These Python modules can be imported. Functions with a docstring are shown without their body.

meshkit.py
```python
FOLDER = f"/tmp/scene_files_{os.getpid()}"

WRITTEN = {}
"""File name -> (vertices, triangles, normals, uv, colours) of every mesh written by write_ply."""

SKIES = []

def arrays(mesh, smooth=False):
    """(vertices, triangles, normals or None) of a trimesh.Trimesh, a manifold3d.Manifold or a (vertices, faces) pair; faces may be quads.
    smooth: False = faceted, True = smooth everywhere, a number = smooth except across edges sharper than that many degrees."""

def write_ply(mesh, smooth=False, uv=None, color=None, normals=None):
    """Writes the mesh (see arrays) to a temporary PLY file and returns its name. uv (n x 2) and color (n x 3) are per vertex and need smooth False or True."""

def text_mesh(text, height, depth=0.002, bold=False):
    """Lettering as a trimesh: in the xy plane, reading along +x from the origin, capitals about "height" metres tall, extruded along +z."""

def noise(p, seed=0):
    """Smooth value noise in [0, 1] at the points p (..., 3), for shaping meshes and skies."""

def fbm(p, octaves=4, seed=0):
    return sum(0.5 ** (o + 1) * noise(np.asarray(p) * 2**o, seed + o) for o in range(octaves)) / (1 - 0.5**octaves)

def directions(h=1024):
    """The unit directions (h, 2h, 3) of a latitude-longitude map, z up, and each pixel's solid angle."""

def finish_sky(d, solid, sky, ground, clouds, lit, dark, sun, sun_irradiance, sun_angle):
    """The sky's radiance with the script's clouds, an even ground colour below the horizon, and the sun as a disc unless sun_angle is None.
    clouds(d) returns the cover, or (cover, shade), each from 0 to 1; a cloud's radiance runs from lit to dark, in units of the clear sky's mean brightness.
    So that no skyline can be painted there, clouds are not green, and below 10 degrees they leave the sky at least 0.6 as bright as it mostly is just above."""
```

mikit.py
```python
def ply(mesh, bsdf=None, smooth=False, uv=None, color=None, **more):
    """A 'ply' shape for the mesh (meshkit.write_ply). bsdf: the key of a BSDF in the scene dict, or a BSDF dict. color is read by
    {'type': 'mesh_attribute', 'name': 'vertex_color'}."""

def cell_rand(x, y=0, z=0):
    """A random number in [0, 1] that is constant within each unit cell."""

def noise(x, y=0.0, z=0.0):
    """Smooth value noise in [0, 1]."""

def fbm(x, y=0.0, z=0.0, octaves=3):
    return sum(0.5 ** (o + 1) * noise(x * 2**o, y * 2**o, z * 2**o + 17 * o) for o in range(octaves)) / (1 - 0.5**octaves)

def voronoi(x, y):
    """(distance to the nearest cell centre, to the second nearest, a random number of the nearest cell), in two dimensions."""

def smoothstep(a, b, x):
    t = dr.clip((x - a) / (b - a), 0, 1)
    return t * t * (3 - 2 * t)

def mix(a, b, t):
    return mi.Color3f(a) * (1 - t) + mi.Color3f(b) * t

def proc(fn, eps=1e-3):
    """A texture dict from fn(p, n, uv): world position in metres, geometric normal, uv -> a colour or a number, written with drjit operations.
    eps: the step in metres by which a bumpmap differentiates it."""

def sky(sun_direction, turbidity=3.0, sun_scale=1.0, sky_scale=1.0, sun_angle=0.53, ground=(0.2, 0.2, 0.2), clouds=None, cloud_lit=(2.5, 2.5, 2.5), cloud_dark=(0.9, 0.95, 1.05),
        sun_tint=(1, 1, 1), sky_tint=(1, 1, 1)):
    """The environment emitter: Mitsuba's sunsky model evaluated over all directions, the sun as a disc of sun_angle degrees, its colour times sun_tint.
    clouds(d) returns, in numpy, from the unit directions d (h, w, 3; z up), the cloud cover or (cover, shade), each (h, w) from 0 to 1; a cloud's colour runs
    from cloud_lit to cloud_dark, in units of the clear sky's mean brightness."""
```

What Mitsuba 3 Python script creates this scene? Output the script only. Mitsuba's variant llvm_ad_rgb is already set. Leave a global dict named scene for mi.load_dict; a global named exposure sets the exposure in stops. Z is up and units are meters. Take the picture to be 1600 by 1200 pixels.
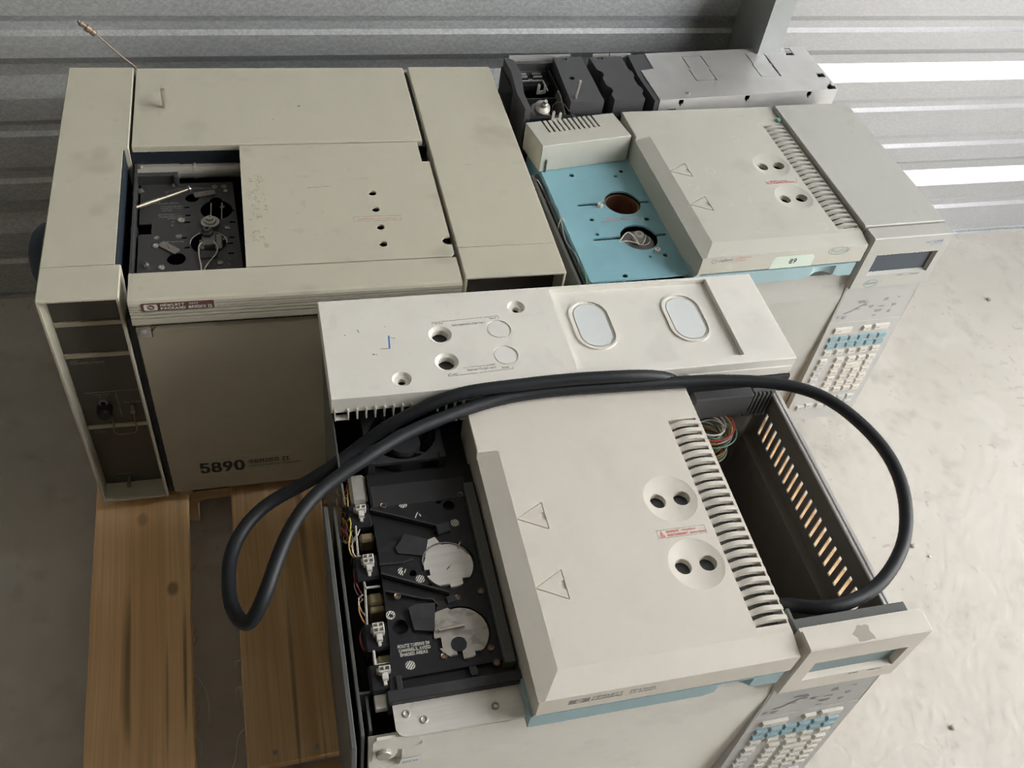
import math, random
import numpy as np, trimesh, manifold3d as m3
import mitsuba as mi, drjit as dr
import mikit, meshkit
from scipy.interpolate import CubicSpline
from shapely.geometry import Polygon, Point, LineString, MultiPolygon, box as sbox
from shapely import affinity
from shapely.ops import unary_union

T = mi.ScalarTransform4f
random.seed(7)
rng = np.random.default_rng(7)

# ---------------------------------------------------------------- camera, sky, exposure
exposure = 5.45
YAW, PITCH, ROLL, FOCAL = 0.37947625, 0.83283368, -0.18640845, 1469.2286
EYE = np.array([0.0, 0.0, 1.575])
fwd = np.array([math.sin(YAW) * math.cos(PITCH), math.cos(YAW) * math.cos(PITCH), -math.sin(PITCH)])
_r = np.array([math.cos(YAW), -math.sin(YAW), 0.0])
_d = np.cross(fwd, _r)
down = -_r * math.sin(ROLL) + _d * math.cos(ROLL)
scene = {
    'camera': {'type': 'perspective', 'fov': math.degrees(2 * math.atan(800 / FOCAL)), 'fov_axis': 'x', 'near_clip': 0.01, 'far_clip': 100.0,
               'to_world': T().look_at(origin=EYE.tolist(), target=(EYE + fwd).tolist(), up=(-down).tolist())},
    # an overcast day outside the open roller door on the right
    'sky': mikit.sky((0.8, -0.35, 0.5), turbidity=5.0, sun_scale=0.0, sky_scale=1.0, ground=(0.42, 0.40, 0.37),
                     clouds=lambda d: 0.85 + 0.15 * np.clip(meshkit.fbm(d * 3.0, 3, 4) * 2 - 0.5, 0, 1), cloud_lit=(1.86, 1.87, 1.90), cloud_dark=(1.0, 1.0, 1.02)),
}
labels = {}

# ---------------------------------------------------------------- helpers: names
def unique(name):
    if name not in scene and not any(k.startswith(name + '__') for k in scene):
        return name
    i = 1
    while f'{name}_{i:03d}' in scene or any(k.startswith(f'{name}_{i:03d}__') for k in scene):
        i += 1
    return f'{name}_{i:03d}'

def tw(frame):
    x, y, z, a = frame
    return T().translate([x, y, z]).rotate([0, 0, 1], math.degrees(a))

def put(name, mesh, mat, frame=None, smooth=False, parent=None, label=None, kind=None, **more):
    key = unique((parent + '__' if parent else '') + name)
    if isinstance(mesh, dict):
        d = {k: v for k, v in mesh.items() if k != 'bsdf'}
        d['bsdf'] = {'type': 'ref', 'id': mat}
    else:
        d = mikit.ply(mesh, mat, smooth=smooth)
    if 'at' in more:
        base = tw(frame) if frame else T()
        d['to_world'] = base @ T().translate(list(more['at']))
    elif frame:
        d['to_world'] = tw(frame)
    scene[key] = d
    e = {}
    if label: e['label'] = label
    if kind: e['kind'] = kind
    if e: labels[key] = e
    return key

# ---------------------------------------------------------------- helpers: meshes
cat = trimesh.util.concatenate
def M(v, f): return trimesh.Trimesh(np.asarray(v, float), np.asarray(f, int), process=False)

_S = np.array([[a, b, c] for a in (-1, 1) for b in (-1, 1) for c in (-1, 1)], float)
_HF = None
def cb(x0, x1, y0, y1, z0, z1, c=0.0008):
    """box with chamfered edges"""
    global _HF
    h = np.array([x1 - x0, y1 - y0, z1 - z0]) / 2
    m = np.array([x1 + x0, y1 + y0, z1 + z0]) / 2
    if c <= 0:
        return trimesh.creation.box(2 * h, transform=trimesh.transformations.translation_matrix(m))
    c = min(c, 0.45 * h.min())
    pts = np.concatenate([_S * (h - np.array([0 if k == j else c for k in range(3)])) for j in range(3)])
    if _HF is None:
        unit = np.concatenate([_S * (1 - np.array([0 if k == j else 0.2 for k in range(3)])) for j in range(3)])
        hull = trimesh.Trimesh(unit, trimesh.convex.ConvexHull(unit).simplices if hasattr(trimesh.convex, 'ConvexHull') else None, process=False)
        n = np.cross(unit[hull.faces[:, 1]] - unit[hull.faces[:, 0]], unit[hull.faces[:, 2]] - unit[hull.faces[:, 0]])
        f = hull.faces.copy(); flip = (n * unit[f].mean(1)).sum(1) < 0
        f[flip] = f[flip][:, ::-1]
        _HF = f
    return M(pts + m, _HF)

def fixvol(m):
    if m.volume < 0: m.invert()
    return m
def polys(p): return list(p.geoms) if hasattr(p, 'geoms') else [p]
def ext(p, z0, z1):
    if not hasattr(p, 'geom_type'): p = Polygon(p)
    out = []
    for g in polys(p):
        if g.area < 1e-9: continue
        m = trimesh.creation.extrude_polygon(g, z1 - z0, engine='earcut'); m.apply_translation([0, 0, z0]); out.append(m)
    return cat(out) if len(out) > 1 else out[0]
def exty(p, y0, y1):
    """polygon in (x, z), extruded along y"""
    m = ext(p, 0, y1 - y0); v = m.vertices.copy()
    return fixvol(M(np.c_[v[:, 0], v[:, 2] + y0, v[:, 1]], m.faces))
def extx(p, x0, x1):
    """polygon in (y, z), extruded along x"""
    m = ext(p, 0, x1 - x0); v = m.vertices.copy()
    return fixvol(M(np.c_[v[:, 2] + x0, v[:, 0], v[:, 1]], m.faces))
def circ(x, y, r, n=24): return Point(x, y).buffer(r, n // 4)
def rrect(x0, x1, y0, y1, r): return sbox(x0 + r, y0 + r, x1 - r, y1 - r).buffer(r, 4)
def stadium(p0, p1, r): return LineString([p0, p1]).buffer(r, 8)
def cyl(p0, p1, r, n=20, r2=None):
    p0, p1 = np.asarray(p0, float), np.asarray(p1, float)
    ax = p1 - p0; L = np.linalg.norm(ax); ax /= L
    a = np.cross(ax, [0, 0, 1] if abs(ax[2]) < .9 else [1, 0, 0]); a /= np.linalg.norm(a); b = np.cross(ax, a)
    t = np.arange(n) * 2 * np.pi / n; ring = np.cos(t)[:, None] * a + np.sin(t)[:, None] * b
    r2 = r if r2 is None else r2
    v = np.vstack([p0 + ring * r, p1 + ring * r2, p0, p1]); i = np.arange(n); j = (i + 1) % n
    f = np.vstack([np.c_[i, j, j + n], np.c_[i, j + n, i + n], np.c_[j, i, i * 0 + 2 * n], np.c_[i + n, j + n, i * 0 + 2 * n + 1]])
    return fixvol(M(v, f))
def smooth_path(pts, n=None, step=0.006):
    p = np.asarray(pts, float); s = np.r_[0, np.cumsum(np.linalg.norm(np.diff(p, axis=0), axis=1))]
    n = n or max(4, int(s[-1] / step))
    return CubicSpline(s, p)(np.linspace(0, s[-1], n))
def tube(pts, r, sides=8, spline=True, n=None, step=0.006):
    p = smooth_path(pts, n, step) if spline and len(pts) > 2 else np.asarray(pts, float)
    t = np.gradient(p, axis=0); t /= np.linalg.norm(t, axis=1, keepdims=True)
    a = np.cross(t[0], [0, 0, 1] if abs(t[0][2]) < .9 else [1, 0, 0]); a /= np.linalg.norm(a)
    rows = []; ang = np.arange(sides) * 2 * np.pi / sides
    for k in range(len(p)):
        a = a - t[k] * (a @ t[k]); a /= np.linalg.norm(a); b = np.cross(t[k], a)
        rows.append(p[k] + (r if np.isscalar(r) else r[k]) * (np.cos(ang)[:, None] * a + np.sin(ang)[:, None] * b))
    v = np.vstack(rows + [p[:1], p[-1:]]); N = len(p); f = []
    i = np.arange(sides); j = (i + 1) % sides
    for k in range(N - 1):
        o = k * sides; f += [np.c_[o + i, o + j, o + sides + j], np.c_[o + i, o + sides + j, o + sides + i]]
    f += [np.c_[j, i, i * 0 + N * sides], np.c_[(N - 1) * sides + i, (N - 1) * sides + j, i * 0 + N * sides + 1]]
    return fixvol(M(v, np.vstack(f)))
def lathe(prof, at, axis=(0, 0, 1), n=28):
    """profile of (radius, height) turned about axis through at"""
    m = trimesh.creation.revolve(np.asarray(prof, float), sections=n)
    m = fixvol(m)
    R = trimesh.geometry.align_vectors([0, 0, 1], np.asarray(axis, float) / np.linalg.norm(axis))
    m.apply_transform(R); m.apply_translation(at)
    return m
def man(m):
    return m3.Manifold(m3.Mesh(np.asarray(m.vertices, np.float32), np.asarray(m.faces, np.uint32)))
def mman(m):
    m = trimesh.Trimesh(m.vertices, m.faces, process=True); m.merge_vertices()
    return man(m)
def unman(m):
    d = m.to_mesh(); return M(d.vert_properties[:, :3], d.tri_verts)
def sub(a, *bs):
    a = a if isinstance(a, m3.Manifold) else mman(a)
    for b in bs:
        a = a - (b if isinstance(b, m3.Manifold) else mman(b))
    return a
def uni(*bs):
    r = None
    for b in bs:
        b = b if isinstance(b, m3.Manifold) else mman(b)
        r = b if r is None else r + b
    return r
def txt(text, x0, x1, base, h, plane, at, depth=0.0003, bold=False, slope=0.0):
    """lettering stretched from x0 to x1 with its foot at base. plane 'xy' lies on z=at, 'xz' stands on y=at facing -y."""
    m = meshkit.text_mesh(text, h, depth, bold)
    b = m.bounds; v = m.vertices.copy()
    v[:, 0] = (v[:, 0] - b[0, 0]) / (b[1, 0] - b[0, 0]) * (x1 - x0) + x0
    v[:, 1] = v[:, 1] + base + slope * (v[:, 0] - x0)
    if plane == 'xy':
        return M(np.c_[v[:, 0], v[:, 1], v[:, 2] + at], m.faces)
    return fixvol(M(np.c_[v[:, 0], at - v[:, 2], v[:, 1]], m.faces))
def decal(p, plane, at, depth=0.0003):
    return ext(p, at, at + depth) if plane == 'xy' else exty(p, at - depth, at)
def bar(x0, x1, y0, y1): return sbox(min(x0, x1), min(y0, y1), max(x0, x1), max(y0, y1))

# ---------------------------------------------------------------- materials
def mat(name, color, rough=0.5, metal=0.0, spec=0.5, bump=None, two=True, **k):
    b = {'type': 'principled', 'base_color': color if isinstance(color, dict) else {'type': 'rgb', 'value': list(color)}, 'roughness': rough, 'metallic': metal, 'specular': spec, **k}
    if bump is not None:
        b = {'type': 'bumpmap', 'arbitrary': mikit.proc(bump[0], eps=bump[2] if len(bump) > 2 else 1e-3), 'scale': bump[1], 'bsdf': b}
    scene[name] = {'type': 'twosided', 'bsdf': b} if two else b
mix, fbm, noise, sstep, vor, crand = mikit.mix, mikit.fbm, mikit.noise, mikit.smoothstep, mikit.voronoi, mikit.cell_rand

def plastic(base, stain, amt=0.35, spec=0.0, rings=0.0, seed=0.0):
    def fn(p, n, uv):
        x, y, z = p.x + seed, p.y + 0.37 * seed, p.z
        c = mix(base, [b * 0.94 for b in base], fbm(x * 9, y * 9, z * 9))
        s = sstep(0.60, 0.82, fbm(x * 14 + 3.1, y * 14, z * 14 + 5, octaves=4))
        c = mix(c, stain, s * amt)
        d = sstep(0.80, 0.86, noise(x * 75, y * 75, z * 75)) * sstep(0.5, 0.7, noise(x * 17 + 9, y * 17, z * 17))
        c = mix(c, stain, d * (0.5 * amt))
        if rings:
            f1, f2, w = vor(x * 22, y * 22)
            ring = (1 - sstep(0.02, 0.07, dr.abs(f1 - 0.18))) * sstep(0.72, 0.78, w) * sstep(0.35, 0.6, noise(x * 120, y * 120, z * 60))
            c = mix(c, [min(1, b * 1.22) for b in base], ring * rings)
        return c
    return mikit.proc(fn)
mat('beige_plastic', plastic((0.50, 0.475, 0.385), (0.33, 0.31, 0.25), 0.45), 0.55)
mat('beige_front', plastic((0.42, 0.385, 0.295), (0.33, 0.31, 0.25), 0.3, seed=1.7), 0.5)
mat('tan_plastic', plastic((0.495, 0.49, 0.435), (0.38, 0.375, 0.33), 0.35, rings=0.22, seed=2.2), 0.5)
mat('grey_plastic', plastic((0.415, 0.415, 0.385), (0.32, 0.32, 0.30), 0.5, seed=4.1), 0.5)
mat('pale_plastic', plastic((0.64, 0.605, 0.54), (0.45, 0.42, 0.38), 0.22, seed=6.3), 0.45)
mat('white_plastic', plastic((0.70, 0.68, 0.63), (0.48, 0.46, 0.44), 0.28, seed=8.8), 0.45)
mat('blank_disc', (0.68, 0.67, 0.64), 0.5)
mat('pale_sticker', (0.62, 0.655, 0.66), 0.5)
mat('teal_plastic', plastic((0.215, 0.42, 0.49), (0.16, 0.32, 0.37), 0.3, seed=3.0), 0.5)
mat('teal_key', (0.21, 0.335, 0.38), 0.45)
mat('key_beige', (0.54, 0.52, 0.47), 0.5)
mat('key_grey', (0.45, 0.45, 0.44), 0.5)
mat('pad_edge', (0.47, 0.465, 0.44), 0.5)
mat('pad_grey', plastic((0.405, 0.405, 0.39), (0.34, 0.34, 0.325), 0.2, seed=5.0), 0.5)
mat('black_plastic', plastic((0.017, 0.018, 0.021), (0.036, 0.034, 0.033), 0.6, seed=9.0), 0.5, spec=0.3)
mat('soot_plastic', plastic((0.036, 0.037, 0.041), (0.065, 0.065, 0.066), 0.6, seed=9.4), 0.55, spec=0.3)
mat('bay_brown', plastic((0.135, 0.122, 0.108), (0.10, 0.09, 0.08), 0.4, seed=2.9), 0.6)
mat('hole_grey', (0.15, 0.165, 0.18), 0.6)
mat('case_dark', (0.062, 0.063, 0.068), 0.5)
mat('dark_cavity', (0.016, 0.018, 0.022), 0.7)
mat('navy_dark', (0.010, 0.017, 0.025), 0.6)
mat('teal_strip', (0.29, 0.42, 0.455), 0.5)
mat('navy_blue', (0.022, 0.042, 0.058), 0.5)
mat('brassy', (0.50, 0.45, 0.34), 0.38, metal=0.9)
mat('bay_grey', (0.062, 0.062, 0.064), 0.45, metal=0.2)
mat('chassis_grey', plastic((0.095, 0.10, 0.095), (0.06, 0.06, 0.055), 0.5, seed=1.1), 0.5)
mat('brown_panel', (0.075, 0.070, 0.062), 0.45)
mat('screen_dark', (0.045, 0.06, 0.08), 0.25)
mat('screen_teal', (0.16, 0.24, 0.26), 0.2)
mat('rubber', (0.011, 0.013, 0.016), 0.5, spec=0.33)
mat('foam', (0.07, 0.07, 0.072), 0.9)
def brushed(base, sx, sy):
    def fn(p, n, uv):
        return mix(base, [b * 0.82 for b in base], fbm(p.x * sx, p.y * sy, p.z * 40, octaves=4))
    return mikit.proc(fn)
mat('aluminium', brushed((0.78, 0.755, 0.71), 20, 400), 0.5, metal=0.45)
mat('sheet_metal', brushed((0.62, 0.615, 0.605), 30, 30), 0.45, metal=0.55)
mat('catch_green', (0.15, 0.33, 0.28), 0.45)
mat('tarnished', brushed((0.50, 0.48, 0.44), 130, 130), 0.5, metal=0.5)
mat('stained_metal', mikit.proc(lambda p, n, uv: mix(mix((0.50, 0.475, 0.44), (0.40, 0.37, 0.33), fbm(p.x * 90, p.y * 90, octaves=3)), (0.13, 0.12, 0.115), sstep(0.52, 0.72, fbm(p.x * 55 + 4, p.y * 75, octaves=4)) * 0.5)), 0.55, metal=0.35)
mat('steel', (0.60, 0.58, 0.54), 0.28, metal=1.0)
mat('dull_steel', brushed((0.30, 0.295, 0.285), 90, 90), 0.5, metal=0.6)
mat('bronze', (0.27, 0.19, 0.135), 0.4, metal=0.7)
mat('copper', (0.42, 0.25, 0.16), 0.4, metal=0.8)
mat('ceramic', (0.60, 0.57, 0.50), 0.6)
mat('nylon', (0.60, 0.58, 0.54), 0.45)
mat('rod_grey', (0.40, 0.39, 0.36), 0.45)
mat('olive_part', (0.20, 0.165, 0.09), 0.6)
mat('ink_black', (0.03, 0.03, 0.035), 0.6)
mat('ink_grey', (0.22, 0.22, 0.22), 0.6)
mat('ink_teal', (0.27, 0.33, 0.33), 0.6)
mat('ink_white', (0.62, 0.60, 0.55), 0.6)
mat('ink_dim', (0.30, 0.285, 0.25), 0.6)
mat('ink_red', (0.58, 0.13, 0.11), 0.6)
mat('ink_pink', (0.62, 0.30, 0.26), 0.6)
mat('ink_blue', (0.06, 0.17, 0.42), 0.6)
mat('maroon', (0.115, 0.050, 0.048), 0.5)
mat('ink_faint_blue', (0.22, 0.26, 0.36), 0.6)
mat('aged_brass', (0.24, 0.185, 0.14), 0.5, metal=0.4)
mat('chip_brown', (0.36, 0.335, 0.285), 0.7)
mat('sticker_green', (0.58, 0.66, 0.58), 0.6)
for nm, c in dict(wire_red=(0.38, 0.05, 0.05), wire_yellow=(0.55, 0.45, 0.12), wire_green=(0.10, 0.22, 0.12), wire_orange=(0.50, 0.22, 0.05), wire_white=(0.58, 0.56, 0.52), wire_grey=(0.25, 0.26, 0.27), wire_dark=(0.06, 0.05, 0.05)).items():
    mat(nm, c, 0.45)

def galv(p, n, uv):
    sp = noise(p.x * 420, p.y * 420, p.z * 420) * 0.5 + noise(p.x * 190, p.y * 190, p.z * 190) * 0.5
    c = mix((0.43, 0.455, 0.475), (0.59, 0.615, 0.63), sstep(0.25, 0.8, sp))
    return mix(c, (0.44, 0.44, 0.42), 0.35 * fbm(p.x * 2.2, p.y * 2, p.z * 5))
mat('galvanised', mikit.proc(galv), 0.42, metal=0.45)
def galv_smooth(p, n, uv):
    sp = fbm(p.x * 220, p.y * 220, p.z * 220, octaves=2)
    c = mix((0.415, 0.418, 0.420), (0.455, 0.458, 0.46), sstep(0.3, 0.75, sp))
    return mix(c, (0.33, 0.33, 0.325), 0.4 * fbm(p.x * 2.6, p.y * 2, p.z * 7))
mat('galvanised_smooth', mikit.proc(galv_smooth), 0.40, metal=0.45)
mat('post_steel', mikit.proc(lambda p, n, uv: mix((0.31, 0.33, 0.325), (0.42, 0.44, 0.43), fbm(p.x * 12, p.y * 12, p.z * 6, octaves=4))), 0.5, metal=0.4)
def concrete(p, n, uv):
    x, y = p.x, p.y
    c = mix((0.51, 0.485, 0.44), (0.425, 0.40, 0.355), fbm(x * 3.1, y * 3.1, octaves=5))
    c = mix(c, (0.52, 0.495, 0.45), sstep(0.45, 0.8, fbm(x * 9 + 4, y * 9, octaves=4)) * 0.6)
    c = mix(c, (0.30, 0.28, 0.245), sstep(0.5, 0.95, fbm(x * 26, y * 26 + 7, octaves=4)) * 0.4)
    c = mix(c, (0.20, 0.19, 0.17), sstep(0.86, 0.93, noise(x * 90, y * 90 + 3)) * sstep(0.55, 0.8, noise(x * 9, y * 9)) * 0.3)
    for y0, sl, w in ((0.66, -0.045, 0.010), (0.985, -0.03, 0.012), (1.18, -0.02, 0.005)):      # tyre scuffs
        d = dr.abs(y - (y0 + sl * x + 0.01 * noise(x * 5, y0)))
        c = mix(c, (0.33, 0.31, 0.27), (1 - sstep(w * 0.1, w * 2.2, d)) * 0.22 * sstep(0.2, 0.9, noise(x * 45, y * 20)) * sstep(0.3, 0.8, noise(x * 2.3, y0 * 7)))
    return c
mat('concrete', mikit.proc(concrete), 0.75, bump=(lambda p, n, uv: fbm(p.x * 90, p.y * 90, octaves=3), 0.0012, 2e-3))
mat('plain_wall', (0.26, 0.245, 0.22), 0.8)
mat('pale_ceiling', (0.70, 0.66, 0.58), 0.8)
def wood(p, n, uv):
    x, y, z = p.x, p.y, p.z
    bd = dr.floor((x + 0.325) / 0.2235)
    tone = dr.select(bd < 0.5, 1.22, 0.95)
    wx = x + 0.016 * fbm(x * 9 + bd * 3.7, y * 1.7, octaves=3)
    wy = y + 0.35 * noise(x * 38 + bd * 11) + 0.2 * noise(x * 90 + bd * 5)
    g = fbm(wx * 46 + bd * 17, wy * 0.9 + bd * 5, z * 20, octaves=3)
    fine = noise(wx * 420, wy * 7, z * 300)
    c = mix((0.78, 0.54, 0.305), (0.58, 0.36, 0.17), sstep(0.25, 0.75, g))
    c = mix(c, (0.36, 0.205, 0.095), fine * fine * 0.35)
    c = mix(c, (0.50, 0.30, 0.14), sstep(0.45, 0.75, fbm(x * 7 + bd * 9, y * 3.1 + 3 * bd, octaves=4)) * 0.5)
    dirt = sstep(0.02, 0.09, x) * (1 - sstep(0.10, 0.14, x)) * sstep(0.25, 0.6, noise(x * 14 + 2, y * 5))
    c = mix(c, (0.20, 0.115, 0.055), dirt * 0.55)
    st = sstep(0.74, 0.90, noise(wx * 105 + 31 * bd, wy * 2.2 + 7 * bd)) * sstep(0.45, 0.75, noise(x * 21 + 4 * bd, y * 4.3 + 1.7 * bd))
    c = mix(c, (0.13, 0.07, 0.03), st * 0.75)
    kx, ky_, kr = vor(x * 6.2 + bd * 3.1, y * 4.1)
    c = mix(c, (0.20, 0.11, 0.05), (1 - sstep(0.03, 0.075, kx)) * sstep(0.6, 0.7, kr) * 0.7)
    return c * tone
mat('pine', mikit.proc(wood), 0.7, bump=(lambda p, n, uv: noise(p.x * 260, p.y * 10, p.z * 200), 0.0006, 1e-3))
mat('pine_edge', mikit.proc(lambda p, n, uv: mix((0.46, 0.31, 0.16), (0.30, 0.19, 0.09), fbm(p.x * 5, p.y * 60, p.z * 60))), 0.75)

# ---------------------------------------------------------------- setting
FY = 1.735
ZC = 4.4                      # ceiling height
DY0, DY1, DZ1 = -1.3, 0.95, 4.1   # the open roller door in the right wall
put('floor', cb(-4.2, 9.5, -4.6, 1.80, -0.12, 0, 0), 'concrete', kind='structure')
def rib_profile(top):
    pts, k = [(FY, 0.012)], 0
    z0 = 0.178 - 0.32
    unit = [(0, 0.0), (0.026, 0.035), (0.026, 0.058), (0, 0.084), (0, 0.127), (0.009, 0.1340), (0.009, 0.151), (0, 0.166), (0, 0.237), (0.009, 0.2440), (0.009, 0.258), (0, 0.273)]
    while z0 < top:
        pts += [(FY + a, z0 + b) for a, b in unit if 0.02 < z0 + b < top]
        z0 += 0.32
    return pts + [(FY, top)]
def sheet(x0, x1, top=4.4):
    p = np.array(rib_profile(top)); n = len(p)
    v = np.vstack([np.c_[np.full(n, x), p] for x in (x0, x1)]); i = np.arange(n - 1)
    front = np.vstack([np.c_[i, i + n, i + n + 1], np.c_[i, i + n + 1, i + 1]])
    return M(v, front)
scene_wall = unique('wall_back')
put('sheet', sheet(-4.2, 1.075), 'galvanised', parent='wall_back')
put('sheet', sheet(1.075, 2.95), 'galvanised_smooth', parent='wall_back')
put('backing', cb(-4.2, 9.5, 1.79, 1.86, 0, ZC, 0), 'plain_wall', parent='wall_back')
labels['wall_back'] = {'kind': 'structure', 'label': 'ribbed galvanised sheet metal wall behind the instruments'}
# floor channel at the foot of the wall
put('trim_1', uni(cb(-4.2, 2.95, FY - 0.006, FY + 0.03, 0, 0.006, 0), cb(-4.2, 2.95, FY + 0.004, FY + 0.03, 0, 0.022, 0)), 'galvanised', kind='structure')
# steel post in front of the wall
post = uni(cb(1.046, 1.049, 1.614, FY + 0.02, 0.0, ZC, 0), cb(1.046, 1.095, 1.612, 1.615, 0.0, ZC, 0), cb(1.092, 1.095, 1.614, 1.66, 0, ZC, 0))
put('trim_2', unman(post), 'post_steel', kind='structure', label='upright steel door post against the ribbed wall')
put('wall_left', cb(-4.3, -4.2, -4.6, 1.86, 0, ZC, 0), 'plain_wall', kind='structure')
put('wall_front', cb(-4.3, 3.0, -4.7, -4.6, 0, ZC, 0), 'plain_wall', kind='structure')
put('ceiling', cb(-4.3, 3.0, -4.7, 1.86, ZC, ZC + .1, 0), 'pale_ceiling', kind='structure')
# right wall with the open roller door that lets the daylight in
put('wall_right', unman(uni(cb(2.95, 3.05, -4.7, DY0, 0, ZC, 0), cb(2.95, 3.05, DY0 - .01, DY1 + .01, DZ1, ZC, 0), cb(2.95, 3.05, DY1, 1.86, 0, ZC, 0))), 'plain_wall', kind='structure')

# ---------------------------------------------------------------- pallet
def rough_board(x0, x1, y0, y1, z0, z1, seed, amp=0.0022):
    """a sawn board with slightly wavy long edges and rounded arrises"""
    n = 26; ys = np.linspace(y0, y1, n)
    w0 = (meshkit.fbm(np.c_[ys * 7, ys * 0, ys * 0 + seed], 3) - .5) * amp * 2
    w1 = (meshkit.fbm(np.c_[ys * 7, ys * 0 + 9, ys * 0 + seed], 3) - .5) * amp * 2
    c = 0.0018; rows = []
    for k, y in enumerate(ys):
        a, b = x0 + w0[k], x1 + w1[k]
        rows.append([(a, y, z0), (a, y, z1 - c), (a + c, y, z1), (b - c, y, z1), (b, y, z1 - c), (b, y, z0)])
    v = np.array(rows).reshape(-1, 3); f = []
    for k in range(n - 1):
        for j in range(6):
            p, q = k * 6 + j, k * 6 + (j + 1) % 6
            f += [(p, p + 6, q + 6), (p, q + 6, q)]
    for o in (0, (n - 1) * 6):
        for j in range(1, 5): f.append((o, o + j, o + j + 1) if o == 0 else (o, o + j + 1, o + j))
    return fixvol(M(v, f))
PZ = 0.13
PX0, PX1, PY0, PY1 = -0.312, 1.000, 0.535, 1.575
labels['pallet'] = {'label': 'worn pine pallet on the concrete floor carrying the three instruments', 'category': 'pallet'}
bx = [(-0.312, -0.158), (-0.085, 0.072), (0.140, 0.290), (0.362, 0.512), (0.560, 0.690), (0.745, 0.860), (0.880, 1.000)]
for k, (a, b) in enumerate(bx):
    put('deck_board', rough_board(a, b, PY0 - (0.10 if k == 0 else -0.09 if k == len(bx) - 1 else 0), PY1, PZ - 0.019, PZ, k * 3.3), 'pine', parent='pallet')
def stringer(y0, y1):
    p = sbox(PX0 + 0.006, 0.018, PX1 if y0 > .6 else .86, PZ - 0.019)
    for c in (-0.035, 0.62):
        p = p.difference(rrect(c - 0.115, c + 0.115, -0.05, 0.083, 0.020))
    return exty(p, y0, y1)
for y in (PY0 - 0.045, 1.058, PY1 - 0.038):
    put('stringer', stringer(y, y + 0.038), 'pine_edge', parent='pallet')
for y in (1.20, PY1 - 0.10):
    put('bottom_board', cb(PX0, PX1, y, y + 0.10, 0.0, 0.018, 0.001), 'pine_edge', parent='pallet')
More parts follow.
